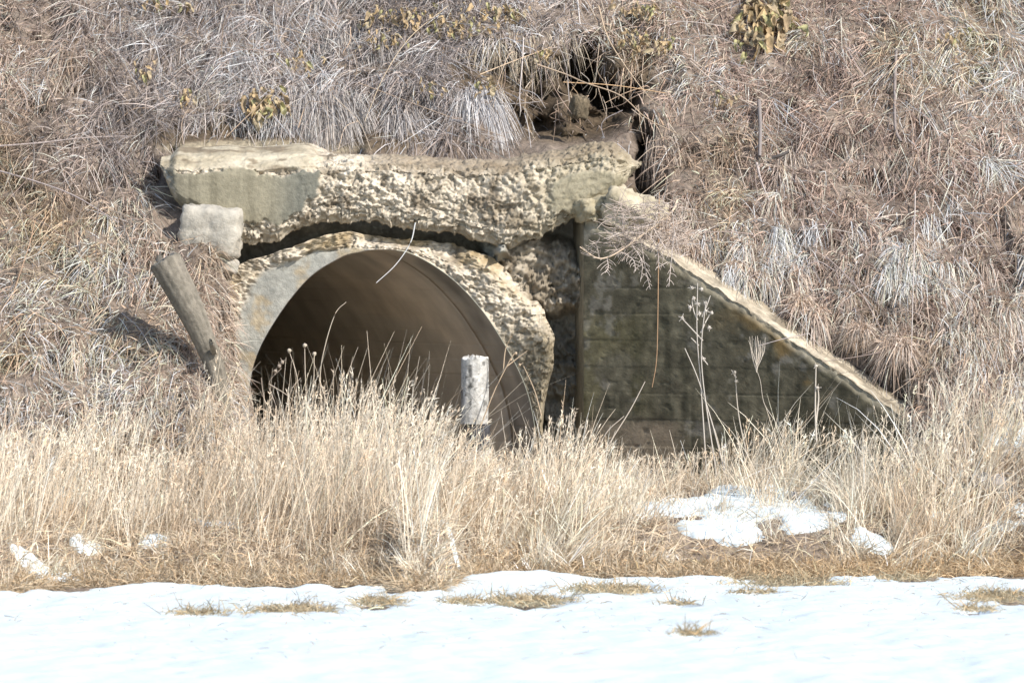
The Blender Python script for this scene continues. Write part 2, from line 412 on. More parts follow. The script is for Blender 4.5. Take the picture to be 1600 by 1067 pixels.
# arch ring: pairs of inner / outer outline points (photo pixels at the headwall plane)
RING = [(376, 860, 330, 860), (380, 760, 330, 760), (385, 660, 332, 660), (396, 570, 338, 560), (430, 500, 345, 480), (480, 436, 362, 420),
        (530, 403, 425, 396), (560, 394, 505, 369), (590, 390, 562, 366), (640, 395, 650, 374), (700, 430, 744, 391), (750, 480, 820, 450),
        (790, 540, 858, 500), (820, 600, 866, 560), (835, 660, 850, 645), (845, 760, 856, 760), (852, 860, 862, 860)]
RG = np.array(RING, float); nu = 640
line = smooth_line(RG, nu)
seg = np.concatenate([[0], np.cumsum(np.hypot(np.diff(line[:, 0]), np.diff(line[:, 1])))])
uu = np.linspace(0, seg[-1], nu); line = np.stack([np.interp(uu, seg, line[:, k]) for k in range(4)], 1)
inn = np.stack([WX(line[:, 0], 0), WZ(line[:, 1], 0)], 1); outr = np.stack([WX(line[:, 2], 0), WZ(line[:, 3], 0)], 1)
outr = outr + (norm(outr - inn)) * (.05 * fbm(uu / 30, 0, 0, 1, 5, 91, .6) * np.interp(line[:, 2], [700, 800], [1, .45]))[:, None]
nf, nb = 44, 20
v = np.concatenate([np.linspace(0, 1, nf), np.ones(nb)])
dep = np.concatenate([np.zeros(nf), np.linspace(.03, .60, nb)])
RP = np.zeros((nu, nf + nb, 3))
RP[..., 0] = inn[:, None, 0] * (1 - v) + outr[:, None, 0] * v
RP[..., 2] = inn[:, None, 1] * (1 - v) + outr[:, None, 1] * v
RP[..., 1] = .03 + dep
x, y, z = RP[..., 0], RP[..., 1], RP[..., 2]; ppx, ppy = PX(RP), PY(RP)
d, c = rubble(x, y, z, .95)
wob = .18 * fbm(x, y, z, 6, 4, 92)
band = np.interp(ppx, [330, 480, 550, 600, 760, 860], [.62, .50, .25, -.1, -.4, -.4])      # width of the smooth inner band
sm = sstep(band + .08, band - .06, v[None, :] + wob)
edge_in = sstep(0, .05, v)[None, :]
disp = (d * 1.15 - .010) * (1 - sm) + .003 * sm * fbm(x, y, z, 20, 3, 93)
left_layer = sstep(420, 440, ppx) * sstep(560, 520, ppx) * sstep(band, band + .15, v[None, :] + wob)
disp = disp + .05 * left_layer
RP[..., 1] += .16 * sstep(.20, .65, v)[None, :] * sstep(545, 580, ppx) * sstep(750, 700, ppx)
bulge = sstep(650, 760, ppx) * np.sin(np.clip(v, 0, 1) * math.pi)[None, :] * .03
RP[..., 1] -= (disp * edge_in + bulge)
RP[..., 1] += .10 * sstep(.75, 1.0, v)[None, :] * sstep(0, .05, uu)[:, None] * sstep(640, 760, ppx)
grey = mixc((.22, .22, .195), (.40, .385, .335), np.clip(.5 + 1.1 * fbm(x, y, z, 6, 6, 94, .65), 0, 1))
grey = mixc(grey, (.36, .27, .15), sstep(.05, .35, fbm(x, y, z, 7, 5, 106)) * .6)
ochre = sstep(.0, .35, fbm(x, y, z, 4, 3, 95) + .25 * sstep(.4, .8, v)[None, :] - .05)
c = mixc(c, (.42, .30, .14), ochre * .45)
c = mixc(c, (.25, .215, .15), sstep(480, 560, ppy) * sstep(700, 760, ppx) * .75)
cr = mixc(c, grey, sm)
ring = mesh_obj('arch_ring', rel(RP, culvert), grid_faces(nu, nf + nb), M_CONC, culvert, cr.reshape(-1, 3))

# barrel: smooth lining running back at a skew, a joint groove behind the first section
AX = np.array([-.40, 1.0, 0.0])
tang = np.gradient(inn, axis=0); nrm = norm(np.stack([-tang[:, 1], tang[:, 0]], 1))
cen = np.array([inn[:, 0].mean(), 1.0]); sgn = np.sign(((inn - cen) * nrm).sum(1)); nrm = nrm * sgn[:, None]
deps = np.array([0, .03, .08, .15, .25, .36, .42, .425, .445, .45, .52, .6, .8, 1.0, 1.3, 1.6, 2, 2.5, 3, 3.6, 4.3, 5, 6, 7, 8, 9, 10, 12, 14])
offs = np.where(deps < .421, 0, np.where(deps < .449, .05, .012))
board = np.floor(uu / 27.0); brnd = _hash(board, board * 0, board * 0, 5); frac = uu / 27.0 - board
groove = -.0045 * np.exp(-((frac) / .05) ** 2) + .004 * (brnd - .5)
TP = np.zeros((nu, len(deps), 3))
for k, (dp, of) in enumerate(zip(deps, offs)):
    g = groove if dp > .1 else 0 * groove
    o2 = inn + nrm * (of - g)[:, None] - nrm * .004
    TP[:, k, 0] = o2[:, 0] + AX[0] * dp; TP[:, k, 2] = o2[:, 1]; TP[:, k, 1] = .03 + AX[1] * dp
x, y, z = TP[..., 0], TP[..., 1], TP[..., 2]
ub = np.broadcast_to(uu[:, None] / 230, x.shape); db = np.broadcast_to(deps[None], x.shape)
bc = mixc((.64, .565, .455), (.72, .645, .535), np.clip(.5 + .5 * fbm(ub, db * .35, 0, 3, 5, 96) + .5 * (brnd[:, None] - .5), 0, 1))
bc = mixc(bc, (.46, .44, .39), sstep(0, .3, fbm(ub, db * .4, 5, 1.8, 4, 97)) * .6)
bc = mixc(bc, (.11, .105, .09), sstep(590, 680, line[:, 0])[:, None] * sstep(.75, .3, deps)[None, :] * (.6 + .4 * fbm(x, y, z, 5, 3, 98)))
bc = mixc(bc, (.20, .17, .13), np.exp(-(frac / .045) ** 2)[:, None] * sstep(-.1, .3, fbm(ub * 2, db * .5, 9, 2, 3, 132)) * .6)
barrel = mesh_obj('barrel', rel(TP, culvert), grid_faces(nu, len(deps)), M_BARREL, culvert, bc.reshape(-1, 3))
endw = TP[:, -1]; Ve = np.vstack([endw, endw.mean(0)]); i = np.arange(nu - 1)
mesh_obj('added_barrel_cap', rel(Ve, culvert), np.stack([i, i + 1, np.full(nu - 1, nu)], 1), M_BARREL, culvert, np.broadcast_to(np.array([.15, .12, .09]), Ve.shape))  # added cap, out of view: shuts the far end so the bore stays dark
fd = np.linspace(0, 14, 60); fu = np.linspace(0, 1, 24)
fl = np.zeros((24, 60, 3)); fl[..., 0] = (-1.95 + 2.3 * fu)[:, None] + AX[0] * fd; fl[..., 1] = .0 + fd; 
fl[..., 2] = .12 + .05 * fbm(fl[..., 0], fl[..., 1], 0, 2, 3, 99)
mesh_obj('silt_floor', rel(fl, culvert), grid_faces(24, 60), M_SOIL, culvert, np.broadcast_to(np.array([.34, .28, .21]), fl.shape))

# recessed wall behind the ring, rubble bulging forward beside it
box_x0, box_x1, box_z0, box_z1 = -2.2, .62, -.25, 2.62
far = []
for p, n_ in zip(inn, norm(inn - np.array([WX(600, 0), .6]))):
    ts = [((box_x1 if n_[0] > 0 else box_x0) - p[0]) / n_[0] if abs(n_[0]) > 1e-6 else 99, ((box_z1 if n_[1] > 0 else box_z0) - p[1]) / n_[1] if abs(n_[1]) > 1e-6 else 99]
    far.append(p + n_ * min(max(ts[0], .05), max(ts[1], .05)))
far = np.array(far); nvr = 90; v = np.linspace(0, 1, nvr)
QP = np.zeros((nu, nvr, 3)); st = inn + nrm * .03
QP[..., 0] = st[:, None, 0] * (1 - v) + far[:, None, 0] * v; QP[..., 2] = st[:, None, 1] * (1 - v) + far[:, None, 1] * v; QP[..., 1] = .50
x, y, z = QP[..., 0], QP[..., 1], QP[..., 2]; ppx, ppy = PX(QP), PY(QP)
d, c = rubble(x, y, z, 1.15)
lump = sstep(1.3, .5, ((ppx - 842 - (ppy - 425) * .2) / 84) ** 2 + ((ppy - 430) / 66) ** 2 + .5 * fbm(x, y, z, 6, 4, 101)) * (.85 + .25 * fbm(x, y, z, 12, 4, 107))
low_r = sstep(830, 862, ppx) * sstep(455, 520, ppy) * (.55 + .5 * fbm(x, y, z, 7, 5, 109))
chip = sstep(1.3, .2, ((ppx - 772) / 26) ** 2 + ((ppy - 382) / 30) ** 2 + 1.1 * fbm(x, y, z, 9, 5, 102)) * (.75 + .3 * fbm(x, y, z, 16, 4, 104))
gr = sstep(720, 660, ppx) * sstep(380, 340, ppy)
QP[..., 1] -= 1.5 * d * (.4 + 1.2 * np.maximum(lump, low_r) + chip) + (np.maximum(.36 * lump, .26 * low_r) + .34 * chip + .10 * gr)
wc = mixc((.17, .155, .125), (.27, .245, .195), np.clip(.5 + fbm(x, y, z, 6, 4, 103), 0, 1))
wc = mixc(wc, mixc(c, (.17, .13, .085), .35 + .4 * sstep(-.1, .3, fbm(x, y, z, 7, 4, 108))), lump * .9); wc = mixc(wc, (.34, .34, .30), chip * .8)
mesh_obj('recessed_wall', rel(QP, culvert), grid_faces(nu, nvr), M_CONC, culvert, wc.reshape(-1, 3))

# ------------------------------------------------------------------ wing wall
wing = empty('wing_wall', (WING0[0], 0, -.2), 'dark stained concrete wing wall sloping down to the right of the culvert mouth', 'wall')
WT = np.array([1, -WING_T, 0]); WLEN = np.linalg.norm(WT); WT = WT / WLEN
WNf = np.array([-WING_T, -1, 0]) / WLEN                       # front normal
top_px = [(905, 343), (935, 350), (965, 366), (1005, 384), (1050, 406), (1100, 440), (1160, 480), (1240, 536), (1340, 603), (1400, 645), (1440, 672)]
def wing_s(px):          # distance along the wall whose front face is seen at px
    lo, hi = 0., 4.
    for _ in range(40):
        m = (lo + hi) / 2; p = np.array([WING0[0], 0, 0]) + WT * m
        if PX(p) < px: lo = m
        else: hi = m
    return lo
tops = []
for px, py in top_px:
    s = wing_s(px); p = np.array([WING0[0], 0, 0]) + WT * s; tops.append((s, float(WZ(py, p[1]))))
tops = np.array(tops)
ns, nz = 180, 320
sL = np.linspace(0, tops[-1, 0], ns); zt = np.interp(sL, tops[:, 0], tops[:, 1]) + .012 * fbm(sL, 0, 0, 12, 3, 110) * sstep(0, .2, sL)
vz = np.linspace(0, 1, nz)
base = np.array([WING0[0], 0, 0])
FP = base + WT * sL[:, None, None] + np.zeros((ns, nz, 3))
FP[..., 2] = -.2 + (zt[:, None] + .2) * vz
s2 = np.broadcast_to(sL[:, None], (ns, nz)); z2 = FP[..., 2]
bh = .178; course = np.floor((z2 - .02) / bh); fr = (z2 - .02) / bh - course
wv = .006 * fbm(s2, z2, 0, 3, 2, 111)
gd = np.minimum(fr, 1 - fr) * bh + wv
seam_on = .10 + .65 * sstep(-.25, .25, fbm(s2, course * 3.3, 0, 1.4, 3, 112))
disp = -.007 * np.exp(-(gd / .0045) ** 2) * seam_on + .004 * (_hash(course, course * 0, course * 0, 9) - .5)
disp = disp + .0022 * fbm(s2, z2, 0, 9, 4, 113) - .005 * sstep(.5, .62, fbm(s2, z2, 0, 19, 3, 114)) + .0016 * fbm(s2, z2, 0, 40, 3, 129)
topw = sstep(.07, .0, zt[:, None] - z2)
disp = disp - .02 * topw * (1 + fbm(s2, z2, 0, 22, 3, 115))
FP = FP + WNf * disp[..., None]
fpx, fpy = PX(FP), PY(FP)
n_a = fbm(s2, z2, 0, 2.2, 5, 116); n_b = fbm(s2 * 6, z2 * .7, 2, 2.2, 6, 117, .6); n_c = fbm(s2, z2, 7, 7, 4, 118)
fc = mixc((.125, .107, .078), (.240, .208, .155), np.clip(.45 + .9 * n_a + .35 * n_c, 0, 1))
fc = mixc(fc, (.075, .068, .048), sstep(.05, .4, n_b + .5 * n_c) * .7)
fc = np.array([.80, .82, .74]) * fc * (1 + .5 * fbm(s2, z2, 4, 22, 4, 130))[..., None] * .86
fc = mixc(fc, (.24, .15, .05), sstep(.16, .5, fbm(s2, z2, 11, 5, 5, 119)) * sstep(1080, 1220, fpx) * .55)
fc = mixc(fc, (.17, .145, .05), sstep(.0, .35, fbm(s2, z2, 15, 4, 4, 120)) * sstep(1060, 940, fpx) * .28)
fc = mixc(fc, (.36, .33, .28), sstep(.18, .45, fbm(s2, z2, 19, 7, 6, 121, .62)) * .35)
fc = mixc(fc, (.27, .215, .15), sstep(650, 668, fpy) * sstep(1080, 1040, fpx) * .8)
fc = mixc(fc, (.40, .35, .26), topw * .7)
mesh_obj('wall_face', rel(FP, wing), grid_faces(ns, nz), M_WALL, wing, fc.reshape(-1, 3))
# coping (top), with depth, and the return end at the headwall
ncp = 26; wid = np.linspace(0, 1, ncp); TH = .30
CP = (base + WT * sL[:, None, None]) - WNf * (wid[None, :, None] * TH)
CP[..., 2] = zt[:, None] + .03 * np.sin(wid * math.pi)[None, :] * .3
s3 = np.broadcast_to(sL[:, None], (ns, ncp)); w3 = np.broadcast_to(wid, (ns, ncp))
cd = .016 * fbm(s3, w3, 0, 9, 4, 122) + .012 * fbm(s3, w3, 3, 28, 2, 123) - .05 * sstep(.3, .6, fbm(s3, w3, 0, 5, 3, 124)) * sstep(.35, 0, w3)
CP[..., 2] += cd * sstep(-.02, .06, w3)
CP[:, 0] = FP[:, -1]
ccol = mixc((.30, .25, .18), (.52, .45, .34), np.clip(.5 + fbm(s3, w3, 0, 8, 4, 125), 0, 1))
ccol = mixc(ccol, (.16, .13, .09), sstep(.1, .3, fbm(s3, w3, 9, 4, 4, 126)) * .7)
mesh_obj('coping', rel(CP, wing), grid_faces(ns, ncp), M_CONC, wing, ccol.reshape(-1, 3))
back = np.stack([CP[:, -1], CP[:, -1] * np.array([1, 1, 0]) + np.array([0, 0, -.2])], 1)
mesh_obj('wall_back', rel(back, wing), grid_faces(ns, 2), M_WALL, wing, np.broadcast_to(np.array([.2, .18, .14]), back.shape).reshape(-1, 3))
e0 = base; nE = 60
eu = np.linspace(0, 1, 10); ez = np.linspace(-.2, zt[0] - .01, nE)
EP = np.zeros((10, nE, 3)); back_pt = np.array([WX(894, .55), .55])
EP[..., 0] = e0[0] + (back_pt[0] - e0[0]) * eu[:, None] + .0; EP[..., 1] = e0[1] + (back_pt[1] - e0[1]) * eu[:, None]; EP[..., 2] = ez
EP[..., 1] -= .004 * fbm(EP[..., 0], EP[..., 2], 0, 9, 3, 127) * np.sin(eu * math.pi)[:, None]
ec = mixc((.17, .15, .105), (.24, .21, .15), np.clip(.5 + fbm(EP[..., 0] * 8, EP[..., 2], 0, 2, 4, 128), 0, 1))
mesh_obj('wall_end', rel(EP, wing), grid_faces(10, nE), M_WALL, wing, ec.reshape(-1, 3))
TPc = np.stack([EP[:, -1], np.stack([EP[:, -1, 0] * 0 + CP[0, -1, 0] + .1, EP[:, -1, 1] * 0 + .36, EP[:, -1, 2]], -1)], 1)
mesh_obj('end_cap', rel(TPc, wing), grid_faces(10, 2), M_CONC, wing, np.broadcast_to(np.array([.33, .28, .2]), TPc.shape).reshape(-1, 3))

# ------------------------------------------------------------------ loose concrete and stones
def lump_mesh(size, seed, n=26, square=.5, rough=.05):
    """a boulder or broken block: superellipsoid with facets and noise"""
    a = np.linspace(0, 2 * math.pi, 2 * n, endpoint=False); b = np.linspace(-math.pi / 2, math.pi / 2, n)
    A, B = np.meshgrid(a, b, indexing='ij')
    D = np.stack([np.cos(B) * np.cos(A), np.cos(B) * np.sin(A), np.sin(B)], -1)
    p = 2 / (1 - square * .8)
    rr = (np.abs(D) ** p).sum(-1) ** (-1 / p)
    f, e, v = cells(D[..., 0], D[..., 1], D[..., 2], 2.2, seed)
    rr = rr * (1 + rough * fbm(D[..., 0], D[..., 1], D[..., 2], 2.2, 4, seed) + rough * .6 * (v - .5) + rough * .5 * fbm(D[..., 0], D[..., 1], D[..., 2], 9, 3, seed + 1))
    return D * rr[..., None] * np.asarray(size) / 2, grid_faces(2 * n, n, True), D
def block(name, center, size, rot, c0, c1, seed, label, cat, square=.6, rough=.06, mat=None, group=None):
    V, Fq, D = lump_mesh(size, seed, 30, square, rough)
    ca = mixc(c0, c1, np.clip(.5 + fbm(V[..., 0], V[..., 1], V[..., 2], 9, 4, seed + 5), 0, 1))
    o = mesh_obj(name, V, Fq, mat or M_CONC, None, ca.reshape(-1, 3)); o.location = center; o.rotation_euler = rot
    return tag(o, label, cat, group)
block('broken_concrete_block', W(331, 362, -.02), (.40, .34, .35), (.0, .10, -.12), (.32, .295, .25), (.46, .42, .35), 201, 'pale squarish broken concrete block wedged under the left end of the headwall beam', 'concrete block', .95, .15)
block('concrete_chunk', W(348, 412, -.02), (.22, .2, .11), (.1, .25, .1), (.26, .25, .22), (.42, .38, .32), 202, 'small grey concrete chunk lying below the pale broken block', 'concrete chunk', .5, .12)
block('rubble_lump', W(985, 335, .02), (.40, .34, .26), (.2, .45, .0), (.34, .29, .20), (.5, .44, .33), 203, 'broken concrete lump behind twigs where the beam meets the wing wall', 'concrete chunk', .8, .35)
block('rubble_lump', W(925, 326, .05), (.22, .26, .16), (.0, -.2, .3), (.30, .26, .17), (.42, .36, .25), 204, 'small crumbling lump on the wing wall corner below the beam', 'concrete chunk', .8, .35)
block('clay_clod', W(905, 168, .95), (.11, .12, .16), (.1, .1, .4), (.09, .07, .045), (.19, .15, .10), 205, 'cracked clay clod sticking out of the eroded soil above the beam', 'clod', .7, .3, M_SOIL)
p = hit(1240, 786); block('field_stone', p + np.array([0, .02, .02]), (.13, .12, .10), (0, 0, .4), (.16, .16, .17), (.30, .29, .29), 206, 'small grey stone at the upper right end of the large snow patch', 'stone', .2, .12, M_ROCK)
p = hit(1546, 765); block('field_stone', p + np.array([0, 0, .03]), (.26, .2, .16), (0, .1, .2), (.17, .16, .16), (.30, .28, .26), 207, 'grey stone half hidden in straw near the right edge', 'stone', .2, .12, M_ROCK)

# ------------------------------------------------------------------ log and fence post
def shaft(P, r, sides, seed, cols, ncut=6, lobes=.05, specks=.3):
    P = smooth_line(P, 60); n = len(P); rr = np.interp(np.linspace(0, 1, n), np.linspace(0, 1, len(r)), r)
    V, Fq = tube(P, rr, sides); V = V.reshape(sides, n, 3)
    a = np.linspace(0, 2 * math.pi, sides, endpoint=False)[:, None]; t = np.linspace(0, 1, n)[None]
    k = 1 + lobes * fbm(np.cos(a) * 1.3, np.sin(a) * 1.3, t * 1.5, 1, 3, seed) + .03 * fbm(np.cos(a) * 7, np.sin(a) * 7, t * 2, 1, 3, seed + 1)
    rs = np.random.default_rng(seed)
    crack = np.zeros_like(k)
    for a0 in rs.uniform(0, 2 * math.pi, 9):
        t0 = rs.uniform(.1, 1.0); ln = rs.uniform(.15, .5); da = np.angle(np.exp(1j * (a - a0 - .10 * np.sin(t * 7))))
        crack = np.maximum(crack, np.exp(-(da / .06) ** 2) * sstep(ln, ln * .6, np.abs(t - t0)))
    k = k - .07 * crack
    V = P[None] + (V - P[None]) * k[..., None]
    V[:, -3:] += (norm(P[-1] - P[-2]) * .02)[None, None] * (fbm(np.cos(a) * 2.5, np.sin(a) * 2.5, 0, 1, 3, seed + 7))[..., None] * np.array([.2, .6, 1.])[None, :, None]
    st = fbm(np.cos(a) * 6, np.sin(a) * 6, t * 3, 1, 4, seed + 2)
    c = mixc(cols[0], cols[1], np.clip(.5 + .9 * st, 0, 1))
    c = mixc(c, cols[2], crack * .5)
    sp = fbm(np.cos(a) * 3, np.sin(a) * 3, t * 9, 1, 4, seed + 3)
    c = mixc(c, cols[2], sstep(.18, .34, sp) * specks)
    # end cut
    rings_top = [V[:, -1:] * (1 - q) + P[-1][None, None] * q + (P[-1] - P[-2])[None, None] / np.linalg.norm(P[-1] - P[-2]) * .012 * math.sin(q * 1.5) + .006 * R.normal(size=(sides, 1, 3)) * (q < .9) for q in np.linspace(.12, 1, ncut)]
    V = np.concatenate([V] + rings_top, 1); c = np.concatenate([c] + [np.broadcast_to(np.asarray(cols[3]), (sides, 1, 3))] * ncut, 1)
    return V, grid_faces(sides, n + ncut, True), c
lb = np.array([WX(350, -1.2), -1.2, height(WX(350, -1.2), -1.2) - .25])
log = empty('leaning_log', (lb[0], lb[1], lb[2]), 'grey barkless log leaning left out of the bank beside the culvert mouth', 'log')
V, Fq, c = shaft([lb, W(342, 600, -1.2), W(322, 540, -1.18), W(293, 475, -1.17), W(258, 408, -1.15)], [.056, .060, .070, .094, .112], 40, 300,
                 [(.13, .115, .09), (.25, .22, .175), (.10, .09, .07), (.26, .24, .2)], lobes=.10)
mesh_obj('trunk', rel(V, log), Fq, M_WOOD, log, c.reshape(-1, 3))
V, Fq, c = shaft([W(336, 548, -1.27), W(333, 541, -1.33), W(331, 535, -1.37)], [.03, .026, .02], 12, 301, [(.2, .18, .14), (.3, .27, .22), (.12, .1, .08), (.28, .25, .2)])
mesh_obj('branch_stub', rel(V, log), Fq, M_WOOD, log, c.reshape(-1, 3))
V, Fq, c = shaft([W(251, 408, -1.14), W(250, 402, -1.14), W(253, 398, -1.14)], [.035, .022, .006], 10, 302, [(.12, .11, .09), (.2, .18, .15), (.08, .07, .06), (.15, .13, .1)])
mesh_obj('splinter', rel(V, log), Fq, M_WOOD, log, c.reshape(-1, 3))

PY0 = -.95
pz = float(height(WX(743, PY0), PY0))
post = empty('fence_post', (float(WX(743, PY0)), PY0, pz), 'sun bleached round wooden fence post standing in the grass before the culvert mouth', 'fence post')
V, Fq, c = shaft([W(741, 662, PY0), W(742, 610, PY0), W(742.5, 560, PY0)], [.094, .092, .092], 44, 310,
                 [(.33, .315, .285), (.58, .56, .52), (.10, .095, .085), (.66, .62, .55)], lobes=.05, specks=.85)
mesh_obj('post_shaft', rel(V, post), Fq, M_WOOD, post, c.reshape(-1, 3))
V, Fq, c = shaft([W(748, 704, PY0), W(746, 685, PY0), W(744, 664, PY0)], [.085, .078, .086], 30, 311, [(.035, .035, .04), (.07, .07, .075), (.02, .02, .02), (.05, .05, .05)], lobes=.2)
mesh_obj('dark_band', rel(V, post), Fq, M_WOOD, post, c.reshape(-1, 3))  # near-black section between the shaft and the foot
V, Fq, c = shaft([np.array([post.location[0] + .02, PY0, pz - .3]), W(748, 740, PY0), W(748, 703, PY0)], [.09, .09, .088], 30, 312,
                 [(.46, .44, .40), (.66, .62, .56), (.14, .13, .11), (.5, .47, .42)], lobes=.08)
mesh_obj('post_foot', rel(V, post), Fq, M_WOOD, post, c.reshape(-1, 3))

# ------------------------------------------------------------------ grass
def blades(soup, root, d0, L, wd, droop, col, segs=3, curl=.0, tip=.12, belly=0.):
    N = len(root); L = np.broadcast_to(L, (N,)); wd = np.broadcast_to(wd, (N,)); droop = np.broadcast_to(droop, (N,))
    t = np.linspace(0, 1, segs + 1)
    side = norm(np.cross(d0, R.normal(size=(N, 3)))); lat = norm(np.cross(d0, side))
    cu = R.normal(size=(N,)) * curl
    P = root[:, None] + d0[:, None] * (L[:, None] * t)[..., None]
    P = P + lat[:, None] * (cu[:, None] * L[:, None] * t ** 2)[..., None]
    P[..., 2] -= droop[:, None] * L[:, None] * t ** 2
    prof_ = (1 - t ** 2 * (1 - tip)) * (1 + belly * np.sin(t * math.pi))
    hw = (wd[:, None] * prof_ / 2)[..., None] * side[:, None]
    V = np.stack([P - hw, P + hw], 2)           # N, segs+1, 2, 3
    b = (np.arange(N) * (segs + 1) * 2)[:, None] + (np.arange(segs) * 2)[None]
    Fq = np.stack([b, b + 1, b + 3, b + 2], -1).reshape(-1, 4)
    C = np.broadcast_to(col[:, None, None], V.shape)
    soup.add(V.reshape(-1, 3), Fq, C.reshape(-1, 3))
    return P
def jitter_col(base, N, amt=.22, warm=.05):
    k = np.exp(R.normal(size=(N, 1)) * amt); wv_ = R.normal(size=(N, 1)) * warm
    return np.clip(np.asarray(base) * k * np.concatenate([1 + wv_, np.ones((N, 1)), 1 - wv_], 1), .02, .85)
DH = norm(np.array([0, -1, -.767]))             # straight down the slope

def slope_ok(P, xb):
    px, py = PX(P), PY(P)
    z = P[:, 2]
    ok = (z > .55)
    ok &= ~((P[:, 1] > -.06) & (px > 240) & (px < 1005) & (py > 222))           # behind the beam / headwall
    ok &= ~((px > 400) & (px < 905) & (py > 222))
    front = (P[:, 0] > WING0[0]) & (xb < wing_y(P[:, 0]) + .36) & (P[:, 0] < 2.62)
    ok &= ~front
    return ok
def bare_w(px, py):
    b = np.zeros_like(px)
    for cx, cy, rx, ry, s in [(890, 150, 115, 72, .97), (760, 130, 50, 40, .8), (420, 216, 190, 22, .97), (590, 185, 66, 36, .8), (665, 180, 26, 40, .6), (755, 88, 42, 18, .9), (828, 108, 62, 18, .9), (908, 98, 26, 36, .95), (962, 146, 40, 24, .95),
                              (1016, 262, 26, 54, .98), (985, 200, 40, 40, .7), (850, 200, 110, 26, .95), (985, 330, 70, 45, .85)]:
        b = np.maximum(b, s * sstep(1.35, .75, ((px - cx) / rx) ** 2 + ((py - cy) / ry) ** 2))
    return b
mat_g = Soup()
# clumped matted grass over the whole slope
def slope_layer(n_clump, per, spread_, Lr, wr, normal_w, down_w, rand_w, droop_r, seedcol, xr=(-4.3, 4.3), yr=(-2.6, 2.9), region=None, curl=.25, segs=3, clump_dir=.6):
    cx = R.uniform(*xr, n_clump); cy = R.uniform(*yr, n_clump)
    cP = surf(cx, cy)
    m = np.ones(n_clump, bool) if region is None else region(PX(cP), PY(cP)) > R.random(n_clump)
    cx, cy = cx[m], cy[m]; n = len(cx)
    cnt = np.maximum(3, (per * np.exp(R.normal(size=n) * .35))).astype(int)
    idx = np.repeat(np.arange(n), cnt); N = len(idx)
    x = cx[idx] + R.normal(size=N) * spread_; y = cy[idx] + R.normal(size=N) * spread_
    P = surf(x, y); ok = slope_ok(P, y)
    ok &= bare_w(PX(P), PY(P)) < R.random(N)
    P, x, y, idx = P[ok], x[ok], y[ok], idx[ok]; N = len(P)
    nn = np.array([0, -.61, .79]) + np.zeros((N, 3))
    ang = R.normal(size=n) * 1.0; cdir = np.stack([np.sin(ang), -np.cos(ang) * .79, -np.cos(ang) * .61], 1)
    d = nn * (normal_w * R.uniform(.4, 1.4, (N, 1))) + DH * down_w + cdir[idx] * clump_dir + R.normal(size=(N, 3)) * rand_w
    d = norm(d)
    ck = np.exp(R.normal(size=(n, 1)) * .28 - .08)[idx]
    col = np.clip(seedcol(PX(P), PY(P), N) * ck * (1 + .75 * fbm(P[:, 0], P[:, 2], 2, 1.5, 4, 430))[:, None], .03, .64)
    blades(mat_g, P - nn * .01, d, R.uniform(*Lr, N), R.uniform(*wr, N), R.uniform(*droop_r, N), col, segs, curl)
def slope_color(px, py, N):
    lav = sstep(330, 200, py + 60 * fbm(px / 150, py / 150, 0, 1, 3, 400)) * sstep(-60, 260, px) * sstep(1020, 820, px)
    base = mixc((.60, .455, .36), (.49, .425, .39), lav)
    base = mixc(base, (.55, .41, .34), sstep(950, 1150, px) * .8)
    warm = sstep(.1, .5, fbm(px / 110, py / 110, 3, 1, 3, 401)) * (1 - lav)
    base = mixc(base, (.60, .45, .29), warm * .7)
    return jitter_col(base * 1.10, N, .30, .035)
slope_layer(4300, 33, .06, (.08, .21), (.0045, .0085), .36, .35, .60, (.1, .55), slope_color)
slope_layer(1500, 26, .05, (.16, .34), (.0045, .008), .50, .5, .30, (.3, .8), slope_color, clump_dir=.8)
# flat broken bits of thatch between the strands
slope_layer(3600, 22, .07, (.035, .10), (.007, .014), .10, .35, .8, (.0, .3), lambda px, py, N: slope_color(px, py, N) * .82, curl=.3, segs=2, clump_dir=.3)
# long lavender grey strands above the headwall, combed downhill
slope_layer(900, 30, .06, (.25, .48), (.004, .007), .36, .75, .28, (.1, .45), slope_color, yr=(.5, 2.9),
            region=lambda px, py: sstep(40, 200, px) * sstep(800, 690, px), curl=.15, segs=4, clump_dir=.55)
# long stems lying matted downslope, in broad swathes
slope_layer(1500, 24, .09, (.28, .60), (.004, .0075), .22, 1.0, .22, (.0, .25), lambda px, py, N: slope_color(px, py, N) * 1.08, curl=.16, segs=4, clump_dir=.55,
            region=lambda px, py: sstep(-.15, .3, fbm(px / 170, py / 170, 7, 1, 3, 433)))
# bent curly tufts on the lower right
slope_layer(620, 60, .035, (.18, .32), (.0055, .009), .75, .35, .22, (.7, 1.25), lambda px, py, N: jitter_col((.74, .59, .48), N, .26, .03), xr=(1.2, 4.3), yr=(-2.3, .9),
            region=lambda px, py: sstep(330, 430, py) * .9 + .12, curl=.25, segs=4, clump_dir=.35)
# fringe overhanging the coping
s = R.uniform(.55, 2.6, 9000); x = WING0[0] + WT[0] * s; y = wing_y(x) + .40 + .08 * R.random(9000)
k = .35 + .65 * sstep(-.2, .3, fbm(s, 0, 0, 3.5, 3, 410))
P = surf(x, y); P[:, 2] += .0; N = len(P)
d = norm(np.stack([R.normal(size=N) * .35 - .15, -.35 + R.normal(size=N) * .25, .75 + R.normal(size=N) * .25], 1))
blades(mat_g, P, d, R.uniform(.14, .30, N) * k, R.uniform(.005, .009, N), R.uniform(.7, 1.3, N), jitter_col((.54, .43, .34), N, .25), 4, .2)
